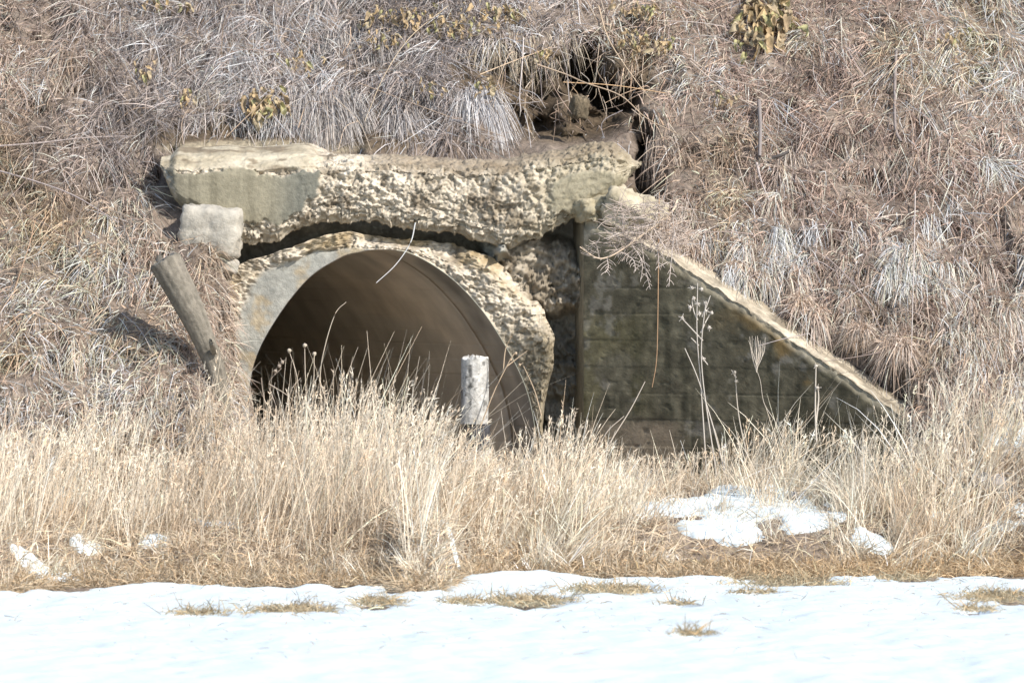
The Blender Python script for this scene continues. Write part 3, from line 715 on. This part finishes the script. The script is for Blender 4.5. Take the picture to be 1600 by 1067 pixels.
# thin pale grass on the steep side of the bank beside the arch
x = R.uniform(-2.25, -1.6, 5200); y = R.uniform(-1.45, -.05, 5200); P = surf(x, y)
g_ = np.abs(height(x + .02, y) - height(x - .02, y)) / .04
ok = (P[:, 2] > .5) & (R.random(5200) < .25 + .3 * g_) ; P = P[ok]; N = len(P)
d = norm(np.stack([R.normal(size=N) * .6 + .5, R.normal(size=N) * .6 - .5, R.normal(size=N) * .7 - .1], 1))
blades(mat_g, P, d, R.uniform(.06, .20, N), R.uniform(.0035, .006, N), R.uniform(.1, .7, N), jitter_col((.56, .475, .39), N, .22), 3, .25)
mg = mat_g.build('matted_grass', M_GRASS); tag(mg, 'dry pinkish brown grass lying matted over the embankment slope', 'grass', kind='stuff')

# ---- tall straw on the bank
tall = Soup()
def hmap(px): return np.interp(px, [-200, 0, 300, 450, 560, 650, 735, 790, 825, 880, 925, 1000, 1100, 1180, 1300, 1450, 1600, 1800],
                               [.55, .55, .36, .72, .76, .66, .36, .28, .42, .58, .40, .24, .26, .42, .46, .46, .48, .48])
def bank_roots(N, ylo=.1, yhi=None, keep_snow=.55, open_=.28, xr=(-4.3, 4.3)):
    x = R.uniform(*xr, N); ty = toe_y(x); y = ty + R.uniform(ylo, 3.0, N)
    ymax = np.where((x > -1.8) & (x < WING0[0]), -.75, np.where((x >= WING0[0]) & (x < 2.6), wing_y(x) - .15, -1.75))
    ymax = np.where(x <= -1.8, -1.75 + .5 * sstep(-2.2, -1.8, x), ymax)
    ok = y < ymax
    q = np.full(N, 9.)
    for cx, cy, lx, ly in [PATCH_XY[i_] for i_ in (0, 1, 2, 3, 4)]: q = np.minimum(q, ((x - cx) / lx) ** 2 + ((y - cy) / ly) ** 2)
    ok &= (q > 1.15) | (R.random(N) < keep_snow)
    # keep the view on the big patches open: thin the grass just in front of them
    for cx, cy, lx, ly in PATCH_XY[:5]:
        fr_ = (np.abs(x - cx) < lx * .95) & (y < cy) & (y > cy - 1.1)
        ok &= ~fr_ | (R.random(N) < open_)
    x, y = x[ok], y[ok]
    z = height(x, y)
    return np.stack([x, y, z], 1), y - toe_y(x)
STRAW = (.60, .475, .315)
def straw_col(P, N, amt=.2):
    f = sstep(-.3, .4, fbm(P[:, 0], P[:, 1], 0, 1.6, 3, 420))
    base = mixc((.755, .675, .55), (.67, .565, .435), f)
    g = sstep(.15, .5, fbm(P[:, 0], P[:, 1], 5, 3.2, 3, 423)); base = mixc(base, (.50, .39, .28), g * .6)
    return jitter_col(base, N, amt, .04)
# dense body
CP_, _ = bank_roots(2300); n_ = len(CP_)
cc = np.maximum(4, 15 * np.exp(R.normal(size=n_) * .5)).astype(int); ch = np.exp(R.normal(size=n_) * .24); cl_ = R.normal(size=(n_, 2)) * np.array([.34, .2]); ck_ = np.exp(R.normal(size=(n_, 1)) * .14)
P = np.repeat(CP_, cc, 0); P[:, :2] += R.normal(size=(len(P), 2)) * .045; P[:, 2] = height(P[:, 0], P[:, 1])
okk = P[:, 1] < -.35; P = P[okk]; dt = P[:, 1] - toe_y(P[:, 0]); N = len(P); px = PX(P); cl_ = np.repeat(cl_, cc, 0)[okk]; ck_ = np.repeat(ck_, cc, 0)[okk]
hh = hmap(px) * (.30 + .70 * sstep(-3.9, -2.5, P[:, 1])) * np.repeat(ch, cc, 0)[okk] * (1 + .55 * fbm(P[:, 0], P[:, 1] * .5, 9, 1.5, 3, 434)) * np.exp(R.normal(size=N) * .28) * (.78 + .55 * fbm(P[:, 0], P[:, 1] * .7, 0, 2.6, 4, 421))
lean = .18 + .55 * fbm(P[:, 0], P[:, 1], 0, 1.7, 3, 422)
d = norm(np.stack([lean + cl_[:, 0] + R.normal(size=N) * .24, cl_[:, 1] + R.normal(size=N) * .22 - .05, np.ones(N)], 1))
blades(tall, P, d, hh * .85, R.uniform(.004, .0075, N), R.uniform(.0, .5, N), straw_col(P, N, .24) * ck_, 4, .20)
# upright seeded stems
P, dt = bank_roots(6500, .5, keep_snow=.05); N = len(P); px = PX(P)
hh = hmap(px) * R.uniform(.85, 1.22, N)
d = norm(np.stack([.16 + R.normal(size=N) * .2, R.normal(size=N) * .15, np.ones(N)], 1))
col = straw_col(P, N, .14) * 1.05
pts = blades(tall, P, d, hh, np.full(N, .0042), R.uniform(.0, .25, N), col, 5, .06, tip=.5)
head = R.random(N) < .62
for k in range(9):                                # spikelets along the top of the stem
    f = R.uniform(.0, 1.0, N)[head][:, None]
    a, b = pts[head][:, -2], pts[head][:, -1]
    rt = a * (1 - f) + b * f + (b - a) * .1
    dd = norm(norm(b - a) + R.normal(size=rt.shape) * .35)
    blades(tall, rt, dd, R.uniform(.02, .048, len(rt)), R.uniform(.003, .0055, len(rt)), .2, col[head] * 1.08, 2, .1, belly=.5)
# a few long thin stems standing above the rest
P, dt = bank_roots(900, 1.2, keep_snow=.05); N = len(P); px = PX(P)
hh = hmap(px) * R.uniform(1.15, 1.75, N)
d = norm(np.stack([.14 + R.normal(size=N) * .25, R.normal(size=N) * .15, np.ones(N)], 1))
blades(tall, P, d, hh, np.full(N, .0042), R.uniform(.0, .3, N), straw_col(P, N, .2), 6, .10, tip=.4)
# low tangled thatch
P, dt = bank_roots(56000, -.05, keep_snow=.12, open_=.75); N = len(P)
d = norm(np.stack([R.normal(size=N) * .9, R.normal(size=N) * .9, R.uniform(.15, .9, N)], 1))
low = sstep(.8, .1, dt)
cc_ = jitter_col(mixc((.60, .49, .36), (.48, .36, .22), low * .8), N, .25, .05)
blades(tall, P, d, R.uniform(.10, .24, N), R.uniform(.0045, .008, N), R.uniform(.1, .6, N), cc_, 2, .25)
# single stems poking through the snow patches
for cx, cy, lx, ly in PATCH_XY[:6]:
    n_ = int(260 * lx * (ly + .1) * 6); x = cx + R.uniform(-1.2, 1.2, n_) * lx; y = cy + R.uniform(-1.2, 1.2, n_) * ly
    P = np.stack([x, y, height(x, y)], 1); N = n_
    d = norm(np.stack([R.normal(size=N) * .6 + .2, R.normal(size=N) * .5, np.ones(N)], 1))
    blades(tall, P, d, R.uniform(.05, .30, N), R.uniform(.003, .0055, N), R.uniform(.1, .8, N), straw_col(P, N, .25), 4, .25)
# ragged front edge, right part rusty
x = R.uniform(-4.3, 4.3, 15000); y = toe_y(x) + R.uniform(-.10, .35, 15000); P = np.stack([x, y, height(x, y)], 1); N = len(P)
d = norm(np.stack([R.normal(size=N) * .7, R.normal(size=N) * .5 - .2, R.uniform(.3, 1, N)], 1))
blades(tall, P, d, R.uniform(.07, .20, N), R.uniform(.0045, .007, N), R.uniform(.2, .8, N), jitter_col(mixc((.50, .40, .28), (.53, .40, .25), sstep(.5, 2, x)), N, .25, .05), 3, .3)
# sparse grass in the channel and along the wing foot
x = R.uniform(-1.75, 2.5, 2600); y = R.uniform(-.9, -.15, 2600); y = np.where(x > WING0[0], wing_y(x) - R.uniform(.05, .4, 2600), y)
P = np.stack([x, y, height(x, y)], 1); N = len(P)
d = norm(np.stack([R.normal(size=N) * .4, R.normal(size=N) * .4, np.ones(N)], 1))
blades(tall, P, d, R.uniform(.08, .30, N), R.uniform(.004, .006, N), R.uniform(.1, .5, N), straw_col(P, N), 4, .15)
tg = tall.build('tall_straw', M_GRASS); tag(tg, 'tall straw coloured dry grass with feathery heads along the bank before the culvert', 'grass', kind='stuff')

# ---- loose straw bits lying on the snow
lit = Soup(); N = 1500
yy = -4.0 - 7.5 * R.random(N) ** 2.2; xx = R.uniform(-4.2, 4.2, N); kk = yy < toe_y(xx) - .1; xx, yy = xx[kk], yy[kk]; N = len(xx)
P = np.stack([xx, yy, .045 + 0 * xx], 1); d = norm(np.stack([R.normal(size=N), R.normal(size=N), R.normal(size=N) * .25 + .12], 1))
blades(lit, P, d, R.uniform(.02, .09, N), R.uniform(.003, .005, N), .1, jitter_col((.42, .33, .22), N, .3), 2, .2)
lo_ = lit.build('straw_litter', M_GRASS); tag(lo_, 'loose bits of dry straw scattered on the snow near the grass', 'straw litter', kind='stuff')
# ---- tufts poking through the snow
TUFT_LAB = ['ochre grass tuft in the snow, leftmost of the wide ones', 'small ochre tuft in the snow below the left grass edge', 'wide olive tuft in the snow right below the fence post',
            'long low tuft in the snow close to the grass edge at centre', 'straggling tuft in the snow below the rusty grass on the right', 'wide ochre tuft in the snow at the right edge of the photo',
            'faint thin tuft farthest left in the snow', 'tiny tuft in the snow just below the wide one at the right edge', 'few brown blades in the snow near the middle',
            'thin blades in the snow touching the rusty grass at the right', 'short tuft in the snow between the small ochre and wide olive ones', 'nearly buried blades farthest out in the snow', 'short brown blades between the long tuft and the straggling tuft']
for (px, py, rx, ry), lab in zip(BARE_SPOTS, TUFT_LAB):
    c = snow_spot(px, py + ry * .3); N = int(rx * ry * 2.0) + 30
    so = Soup(); u = R.normal(size=(N, 2)) * np.array([.50, .38]); u = u[fbm(u[:, 0] * 2, u[:, 1] * 1.3, px * .1, 1.5, 3, 432) > -.28]; N = len(u)
    dy = abs(snow_spot(px, py + ry)[1] - snow_spot(px, py - ry)[1]) / 2
    x = c[0] + u[:, 0] * rx / 215; y = c[1] + u[:, 1] * dy
    P = np.stack([x, y, 0 * x + .02], 1)
    d = norm(np.stack([R.normal(size=N) * .8, R.normal(size=N) * .5, R.uniform(.3, 1, N)], 1))
    blades(so, P - np.array([c[0], c[1], 0]), d, R.uniform(.03, .10, N) * R.uniform(.6, 2., N), R.uniform(.004, .007, N), R.uniform(.2, .8, N), jitter_col((.42, .34, .22), N, .25, .08), 3, .3)
    o = so.build('grass_tuft', M_GRASS); o.location = (c[0], c[1], 0); tag(o, lab, 'grass tuft', 'grass tufts poking through the snow')

# ---- grass tufts hanging over the headwall
HANG = [(505, 156, 58, 105, 1000, (.45, .41, .375), 'wide grey grass tuft hanging over the middle of the spalled beam'),
        (628, 184, 26, 84, 420, (.47, .43, .40), 'narrow grey grass tuft draping onto the beam left of the thick pale one'),
        (742, 152, 30, 112, 1400, (.60, .57, .55), 'thick pale silver grass tuft draping down over the spalled beam'),
        (335, 145, 50, 80, 300, (.50, .45, .37), 'loose grass tuft with splayed straws above the smooth left end of the beam'),
        (1245, 250, 34, 38, 160, (.50, .43, .36), 'short pale tuft hanging under the dark stick on the right slope'),
        (260, 70, 60, 60, 300, (.47, .42, .37), 'upper left grass tuft combed down toward the beam end'),
        (820, 70, 74, 42, 460, (.46, .39, .29), 'fringe of grass over the dark hollow above the eroded soil'),
        (560, 60, 80, 50, 420, (.46, .42, .38), 'grey grass tuft high on the slope left of the ochre leaves'),
        (1040, 222, 20, 70, 360, (.46, .38, .31), 'brown tuft hanging beside the dark hollow at the right end of the beam')]
for px, py, rx, ln, N, cb, lab in HANG:
    so = Soup(); ctr = hit(px, py, 0)
    ux = np.clip(R.normal(size=N) * .5, -1.2, 1.2)
    q = np.array([hit(px + a * rx, py + R.normal() * 9) for a in ux[::4]]); q = np.repeat(q, 4, 0)[:N]; ux = np.repeat(ux[::4], 4)[:N]
    q = q + R.normal(size=q.shape) * .02
    Ls = ln / PXM * R.uniform(.7, 1.15, N)
    d = norm(np.stack([ux * .12 + R.normal(size=N) * .08 + .05, -.42 + R.normal(size=N) * .10, -.35 + R.normal(size=N) * .14], 1))
    blades(so, q - ctr, d, Ls, R.uniform(.0035, .0065, N), R.uniform(.35, .75, N), jitter_col(cb, N, .16, .03), 5, .08)
    o = so.build('hanging_tuft', M_GRASS); o.location = ctr; tag(o, lab, 'grass tuft', 'grass tufts hanging on the embankment')

# ------------------------------------------------------------------ stems, twigs, weeds
def stem(soup, pts, r0, r1, col, n=18, sides=5):
    P = smooth_line(pts, n); V, Fq = tube(P, np.linspace(r0, r1, n), sides); soup.add(V, Fq, col); return P
def on_slope(px, py, off=.09): return hit(px, py, off)
def twig(name, pix, r0, r1, col, label, cat, off=.10, Y=None, group=None):
    pts = np.array([W(a, b, Y) if Y is not None else on_slope(a, b, off) for a, b in pix])
    if Y is None and len(pts) > 2:                # a stiff stem: even its depth out
        pts[:, 1] = np.minimum(np.linspace(pts[0, 1], pts[-1, 1], len(pts)), pts[:, 1])
        for k_, (a, b) in enumerate(pix): pts[k_] = W(a, b, pts[k_, 1])
    so = Soup(); ctr = pts[0].copy(); stem(so, pts - ctr, r0, r1, col, 26)
    o = so.build(name, M_STEM); o.location = ctr; return tag(o, label, cat, group)
G1 = 'long stems lying across the slope'
TW = [('dry_stalk', [(835, 100), (885, 117), (915, 130), (970, 150), (1010, 185), (1060, 210)], .006, .003, (.48, .36, .25), 'long tan stem slanting across the dark hollow right of the eroded soil', 'stem'),
      ('dry_stalk', [(880, 129), (960, 134), (1040, 146)], .004, .0025, (.55, .36, .20), 'thin orange stem lying almost level across the dark hollow', 'stem'),
      ('dry_stalk', [(935, 10), (950, 60), (980, 108), (1012, 150), (1030, 165)], .005, .0025, (.50, .38, .26), 'arching tan stem falling from the top edge right of the hollows', 'stem'),
      ('dry_stalk', [(750, 117), (800, 97), (862, 74)], .0045, .003, (.52, .39, .27), 'straight tan stem rising to the right over the upper hollow', 'stem'),
      ('dry_stalk', [(902, 0), (906, 40)], .006, .004, (.55, .50, .46), 'short pale stem at the top edge above the hollows', 'stem'),
      ('dry_branch', [(-20, 230), (60, 224), (130, 216), (200, 213)], .008, .004, (.36, .30, .27), 'grey branch lying level at the left edge above the long slanting one', 'branch'),
      ('dry_branch', [(-20, 262), (60, 285), (120, 308), (185, 348)], .007, .0035, (.38, .32, .30), 'grey branch slanting down to the right at the left edge', 'branch'),
      ('dry_stalk', [(55, 345), (45, 385), (22, 455)], .004, .003, (.36, .24, .16), 'dark red brown stem on the bank at the left edge', 'stem'),
      ('dry_stalk', [(1078, 92), (1120, 120), (1190, 136), (1240, 150)], .005, .003, (.47, .38, .31), 'upper of two pale stems crossing on the right slope', 'stem'),
      ('dry_stalk', [(1078, 96), (1130, 140), (1180, 168), (1230, 200), (1290, 232)], .005, .003, (.50, .41, .34), 'long lower pale stem slanting down the right slope', 'stem'),
      ('weathered_stick', [(1186, 158), (1188, 200), (1187, 245)], .016, .013, (.22, .19, .175), 'stout grey stick standing upright on the right slope', 'stick'),
      ('weathered_stick', [(1400, 78), (1398, 140), (1399, 200), (1408, 222)], .013, .011, (.24, .20, .18), 'tall thin grey stick upright high on the right slope', 'stick'),
      ('charred_stick', [(1206, 247), (1220, 243), (1232, 237)], .014, .011, (.07, .06, .055), 'short dark stick lying beside the upright grey one on the right slope', 'stick'),
      ('dry_stalk', [(1182, 255), (1190, 285), (1202, 315)], .010, .005, (.38, .32, .29), 'grey leaning stem below the stout upright stick', 'stem'),
      ('dry_stalk', [(700, 10), (640, 60), (600, 120), (570, 190)], .003, .002, (.50, .40, .28), 'fine tan stem hanging from the ochre leaves toward the beam', 'stem'),
      ('dry_stalk', [(818, 60), (816, 100), (812, 150), (814, 175)], .006, .003, (.48, .42, .38), 'pale hanging root in front of the eroded soil', 'root'),
      ('dry_stalk', [(520, 150), (560, 190), (580, 235)], .003, .002, (.5, .4, .3), 'fine straw drooping onto the beam right of its smooth end', 'stem'),
      ('dry_stalk', [(560, 130), (680, 175), (790, 215)], .004, .002, (.40, .30, .22), 'long brown stem crossing behind the thick pale tuft', 'stem'),
      ('dry_stalk', [(1290, 400), (1340, 450), (1380, 520)], .004, .003, (.34, .27, .24), 'dark thin stem on the right slope above the coping', 'stem'),
      ('dry_stalk', [(1430, 300), (1428, 400), (1424, 560)], .005, .003, (.44, .38, .34), 'grey tall stem standing on the right slope past the wing wall', 'stem')]
for a in TW: twig(*a, group=G1)
# extra fine stray stems on the slope (uncountable)
stray = Soup()
for k in range(420):
    px, py = R.uniform(-10, 1610), R.uniform(-10, 600)
    if (230 < px < 1010 and py > 215) or (px > 880 and py > 300 + (px - 900) * .62 and px < 1420) or (380 < px < 900 and py > 200): continue
    c = hit(px, py, .02); a = R.normal() * .9 + (-.3 if px > 900 else .3); ln = R.uniform(.2, .6)
    dirv = norm(np.array([math.sin(a), -.61 * math.cos(a) - .35, -.79 * math.cos(a) + .25]))
    if R.random() < .35: dirv = norm(np.array([R.normal() * .35, -.45, 1.0]))
    pts = np.array([c, c + dirv * ln * .5 + R.normal(size=3) * .02, c + dirv * ln + R.normal(size=3) * .03 - np.array([0, 0, .06])])
    V, Fq = tube(smooth_line(pts, 8), np.linspace(.0035, .002, 8), 4)
    stray.add(V, Fq, jitter_col(random.choice([(.46, .40, .36), (.44, .33, .24), (.34, .27, .24)]), 1, .2)[0])
for k in range(95):                       # roots and stems hanging in front of the eroded soil
    px, py = R.uniform(735, 1015), R.uniform(55, 175)
    c = hit(px, py, .03 + .10 * R.random()); ln = R.uniform(.08, .34)
    pts = np.array([c, c + np.array([R.normal() * .04, -.03, -ln * .5]), c + np.array([R.normal() * .09, -.02, -ln])])
    V, Fq = tube(smooth_line(pts, 8), np.linspace(.003, .0016, 8), 4)
    stray.add(V, Fq, jitter_col(random.choice([(.40, .33, .26), (.34, .26, .18), (.24, .18, .14)]), 1, .25)[0])
o = stray.build('stray_stems', M_STEM); tag(o, 'fine stray stems scattered over the dry slope', 'stems', kind='stuff')

# pale string hanging in the mouth, orange vine on the wing wall
twig('dangling_straw', [(649, 348), (641, 380), (618, 414), (588, 442)], .0045, .003, (.62, .62, .60), 'pale straw dangling from the beam into the culvert mouth', 'straw', Y=-.03)
twig('dry_vine', [(1030, 300), (1029, 380), (1028, 480), (1026, 560), (1019, 605)], .0038, .0025, (.38, .24, .14), 'thin orange vine hanging straight down the wing wall', 'vine', Y=-.72)

# dead branch with hanging sprays at the top of the wing wall
br = empty('dead_branch', W(1060, 318, -.75), 'dead twiggy branch drooping over the top of the wing wall', 'branch')
main = smooth_line([W(1058, 312, -.70), W(1052, 328, -.76), W(1030, 348, -.80), W(1005, 366, -.82), W(975, 388, -.82), W(952, 401, -.84), W(932, 403, -.86), W(906, 386, -.88)], 40)
V, Fq = tube(main, np.linspace(.009, .004, 40), 6)
mesh_obj('main_stem', rel(V, br), Fq, M_STEM, br, np.broadcast_to(np.array([.55, .43, .32]), V.shape))
def spray(P0, P1, bend, n_side, ln, r, col, parent, name='spray'):
    so = Soup(); mid = (P0 + P1) / 2 + bend; L = stem(so, [P0, mid, P1], r, r * .5, col, 14, 5)
    ax_ = norm(P1 - P0)
    for q in range(n_side):
        t = (q + .5) / n_side; i = int(t * 13); b0 = L[i]
        side = np.array([1, 0, 0]) * (1 if q % 2 else -1) + R.normal(size=3) * .35
        dd = norm(side + ax_ * .9); l2 = ln * R.uniform(.5, 1.2) * (1 - .5 * t)
        stem(so, [b0, b0 + dd * l2 * .6, b0 + dd * l2 + ax_ * l2 * .3], r * .6, r * .4, col, 6, 4)
    return so.build(name, M_STEM, parent, br)
SPR = [((1000, 370), (1016, 452)), ((985, 380), (1002, 436)), ((968, 392), (993, 424)), ((948, 402), (946, 426)), ((1012, 362), (1030, 420)), ((936, 402), (930, 380)), ((925, 400), (920, 382)),
       ((1054, 360), (1045, 448)), ((990, 378), (962, 350)), ((1030, 350), (965, 340)), ((1005, 366), (950, 372)), ((1028, 350), (1030, 300)), ((1045, 335), (1000, 318)), ((1050, 330), (1062, 400)), ((1036, 345), (985, 355)), ((1020, 356), (1040, 390))]
for (a, b), (c_, d_) in SPR:
    spray(W(a, b, -.80), W(c_, d_, -.92 + R.normal() * .05), R.normal(size=3) * .02, 13, .075, .0038, np.array([.47, .40, .35]) * R.uniform(.85, 1.15), br)
so = Soup()
for k in range(430):                        # fuzzy fine twigs round its foot
    a = W(R.uniform(955, 1075), R.uniform(315, 392), -.72 + R.normal() * .06)
    dd = norm(np.array([R.normal() * .8 - .2, R.normal() * .5 - .2, R.normal() * .6 - .1])) * R.uniform(.05, .16)
    stem(so, [a, a + dd * .5 + R.normal(size=3) * .012, a + dd], .0026, .0016, np.array([.46, .38, .32]) * R.uniform(.75, 1.2), 6, 4)
so.build('fine_twigs', M_STEM, br, br)

# tall pale weed with clustered pods before the wing wall, plus neighbours
def weed(name, base_px, Y, stems, col, label, heads=(), r=.006, cat='weed', head_r=.014, spike=0, group=None):
    root = empty(name, W(base_px[0], base_px[1], Y), label, cat, group)
    for pts in stems:
        so = Soup(); P3 = np.array([W(a, b, Y + R.normal() * .01) for a, b in pts])
        stem(so, P3, r, r * .55, col, 22); so.build('stem', M_STEM, root, root)
    for hx, hy in heads:
        c = W(hx, hy, Y); so = Soup()
        if spike:
            for q in range(spike):
                dd = norm(R.normal(size=3)) * R.uniform(.4, 1.2) * head_r * 1.9
                stem(so, [c, c + dd * .5, c + dd], .003, .0015, np.asarray(col) * 1.05, 4, 4)
        V, Fq, D = lump_mesh((head_r * 1.6,) * 3, int(hx), 7, 0, .3); so.add(V.reshape(-1, 3) + c, Fq, np.asarray(col) * .95)
        so.build('seed_head', M_STEM, root, root)
    return root
weed('tall_weed', (1105, 770), -1.45, [[(1106, 770), (1101, 690), (1095, 600), (1089, 520), (1090, 442)], [(1124, 772), (1112, 690), (1099, 600), (1096, 540), (1103, 470)], [(1140, 770), (1118, 680), (1100, 620), (1086, 580), (1070, 544)],
      [(1098, 532), (1082, 515), (1066, 498)], [(1095, 520), (1104, 500), (1112, 488)], [(1090, 500), (1084, 486), (1081, 470)], [(1097, 495), (1104, 478), (1110, 462)], [(1098, 560), (1106, 570)], [(1092, 540), (1080, 528)]],
     (.48, .43, .375), 'tall pale weed with clustered pods standing before the middle of the wing wall',
     [(1066, 497), (1078, 480), (1090, 475), (1102, 474), (1112, 489), (1084, 466), (1081, 450), (1096, 452), (1098, 560), (1108, 512), (1093, 490), (1103, 486)], .0052, spike=9)
weed('plume_stalk', (1232, 705), -1.6, [[(1232, 705), (1212, 660), (1194, 630), (1188, 595), (1181, 575)]] + [[(1182, 576 + R.uniform(-6, 6)), (1174 + k * 1.3 + R.normal(), 553 + R.normal() * 3), (1171 + k * 1.55 + R.normal() * 2, 532 + R.uniform(-8, 10))] for k in range(16)],
     (.46, .40, .33), 'stalk with a thin feathery plume right of the tall pale weed', (), .0028)
weed('seed_stalk', (1168, 715), -1.5, [[(1168, 715), (1158, 670), (1152, 630), (1149, 582)], [(1150, 590), (1143, 578)]], (.46, .40, .33), 'slender single stalk between the tall weed and the plume', [(1148, 582), (1150, 596)], .005, head_r=.012, spike=5)
weed('seed_stalk', (1275, 690), -1.7, [[(1276, 690), (1274, 640), (1275, 572)], [(1275, 660), (1279, 625), (1278, 605)]], (.50, .44, .37), 'whitish stalk with a blunt head at the low end of the wing wall', [(1275, 572), (1277, 606)], .007, head_r=.014, spike=5)
weed('brown_weed', (750, 665), -1.1, [[(750, 668), (772, 612), (795, 566), (804, 552)], [(786, 582), (790, 545), (800, 524)], [(790, 574), (808, 560), (824, 548)], [(846, 650), (835, 610), (818, 572)]], (.42, .32, .22), 'brown branching weed leaning right beside the fence post', [(798, 562), (806, 552), (812, 570)], .005, head_r=.012, spike=4)
weed('round_head_weed', (478, 655), -1.2, [[(470, 655), (464, 590), (452, 549)], [(480, 655), (477, 590), (476, 541)], [(486, 655), (490, 600), (491, 553)], [(505, 655), (500, 590), (508, 540), (524, 490), (541, 472)]], (.42, .36, .28), 'weed with small round seed heads before the dark left side of the mouth', [(452, 548), (476, 540), (491, 553)], .0045, head_r=.018)
weed('dark_weed', (425, 670), -.9, [[(430, 690), (432, 640), (420, 600), (440, 575)], [(424, 670), (412, 620), (408, 590)], [(440, 660), (455, 610), (470, 590)], [(420, 600), (445, 615), (466, 632)]], (.30, .25, .20), 'dark twiggy weed at the left foot of the culvert arch', [(436, 572), (441, 566), (430, 580)], .005, head_r=.016, spike=6)
weed('bent_stalk', (940, 705), -1.2, [[(930, 730), (960, 680), (985, 640), (1008, 596)], [(925, 735), (945, 680), (975, 650)]], (.50, .43, .36), 'two bent grey stalks leaning right at the left foot of the wing wall', (), .005)

# ------------------------------------------------------------------ dried leaves in clumps
def leaf_mesh(seed, L=.105, Wd=.027):
    u, v = np.meshgrid(np.linspace(0, 1, 8), np.linspace(-1, 1, 5), indexing='ij')
    wv_ = Wd * np.sin(np.clip(u * 1.02, 0, 1) * math.pi) ** .7 * (1 - .25 * u)
    rr_ = np.random.default_rng(seed); cu = rr_.uniform(.6, 2.4); fold = rr_.uniform(.3, 1.3); tint = np.array([[.9, .9, .9], [1.05, .95, .8], [.8, .9, .7], [1.05, 1, .98], [.7, .64, .6], [1, .9, .8]])[seed % 6]
    X = v * wv_ * (1 - .25 * fold); Yv = u * L; Z = fold * np.abs(v) * wv_ + .012 * np.sin(u * 9 + v * 2 + seed) * (1 - u * .3)
    a = cu * u; Y2 = np.sin(a) / max(cu, .01) * L; Z2 = -(1 - np.cos(a)) / max(cu, .01) * L
    V = np.stack([X, Y2, Z + Z2], -1)
    c = mixc((.34, .27, .165), (.50, .41, .27), np.clip(.5 + .8 * fbm(V[..., 0], V[..., 1], V[..., 2], 30, 2, seed), 0, 1)) * tint
    return V, grid_faces(8, 5), c
LEAVES = []
for k in range(6):
    V, Fq, c = leaf_mesh(500 + k); o = mesh_obj('leaf', V, Fq, M_LEAF, None, c.reshape(-1, 3)); LEAVES.append(o.data); bpy.data.objects.remove(o)
LG = [0]
def leaf_clump(px, py, rx, ry, n, size, label, down=1.0, group='dried leaf clumps on the slope'):
    c = hit(px, py, .06); root = empty('dried_leaf_clump', c, label, 'leaves', group)
    for k in range(int(n * 1.3)):
        o = bpy.data.objects.new('leaf', LEAVES[k % 6]); COL.objects.link(o); o.parent = root
        a = R.normal(size=2) * .5
        q = hit(px + np.clip(a[0], -1.1, 1.1) * rx, py + np.clip(a[1], -1.1, 1.1) * ry, .10 + .10 * R.random())
        o.location = q - c
        dirv = norm(np.array([a[0] * .6 + R.normal() * .35, -.5 + R.normal() * .3, -down * .75 + R.normal() * .35]))
        quat = Vector(dirv).to_track_quat('Y', 'Z'); e = quat.to_euler(); e.rotate_axis('Y', R.normal() * .7); o.rotation_euler = e
        sc = size * R.uniform(.65, 1.25); o.scale = (sc * R.uniform(.7, 1.2), sc, sc)
CL = [(410, 160, 27, 24, 34, 1.25, 'big clump of ochre dried leaves drooping above the left end of the beam'),
      (1198, 22, 46, 40, 60, 1.6, 'largest clump of crinkled tan leaves at the top edge on the right slope'),
      (1175, 62, 40, 20, 16, .9, 'olive leaves just below the largest clump at the top edge'),
      (620, 22, 60, 16, 36, .75, 'band of ochre leaves at the top edge left of centre'),
      (700, 40, 60, 24, 44, .7, 'ochre leaves spilling down beside the upper hollow'),
      (780, 18, 50, 18, 36, .7, 'tan leaves at the top edge above the upper hollow'),
      (762, 132, 15, 13, 12, .75, 'small leaf clump on top of the thick pale grass tuft'),
      (850, 84, 14, 12, 12, .7, 'small leaf clump caught on the stems over the middle hollow'),
      (600, 62, 30, 16, 18, .65, 'russet leaves on the slope above the dark soil'),
      (225, 108, 14, 14, 9, .75, 'few ochre leaves low at upper left of the slope'),
      (295, 145, 16, 16, 9, .7, 'few ochre leaves left of the big drooping clump'),
      (990, 60, 26, 16, 24, .75, 'tan leaf clump right of the hollows near the top edge'),
      (1035, 72, 22, 12, 14, .7, 'small tan leaf cluster on the slope right of the arching stem'),
      (1005, 12, 40, 12, 20, .8, 'leaves at the top edge right of the arching stem'),
      (470, 100, 34, 22, 14, .65, 'scattered ochre leaves above the wide grey grass tuft'),
      (670, 140, 30, 24, 12, .6, 'small brown leaves scattered between the grey tufts'),
      (250, 5, 40, 10, 10, .8, 'green tinged leaves at the top edge on the left'),
      (1130, 150, 26, 14, 9, .6, 'few olive leaves beside the crossing pale stems'),
      (1490, 55, 30, 14, 8, .8, 'few olive leaves high on the far right slope')]
for a in CL: leaf_clump(*a)
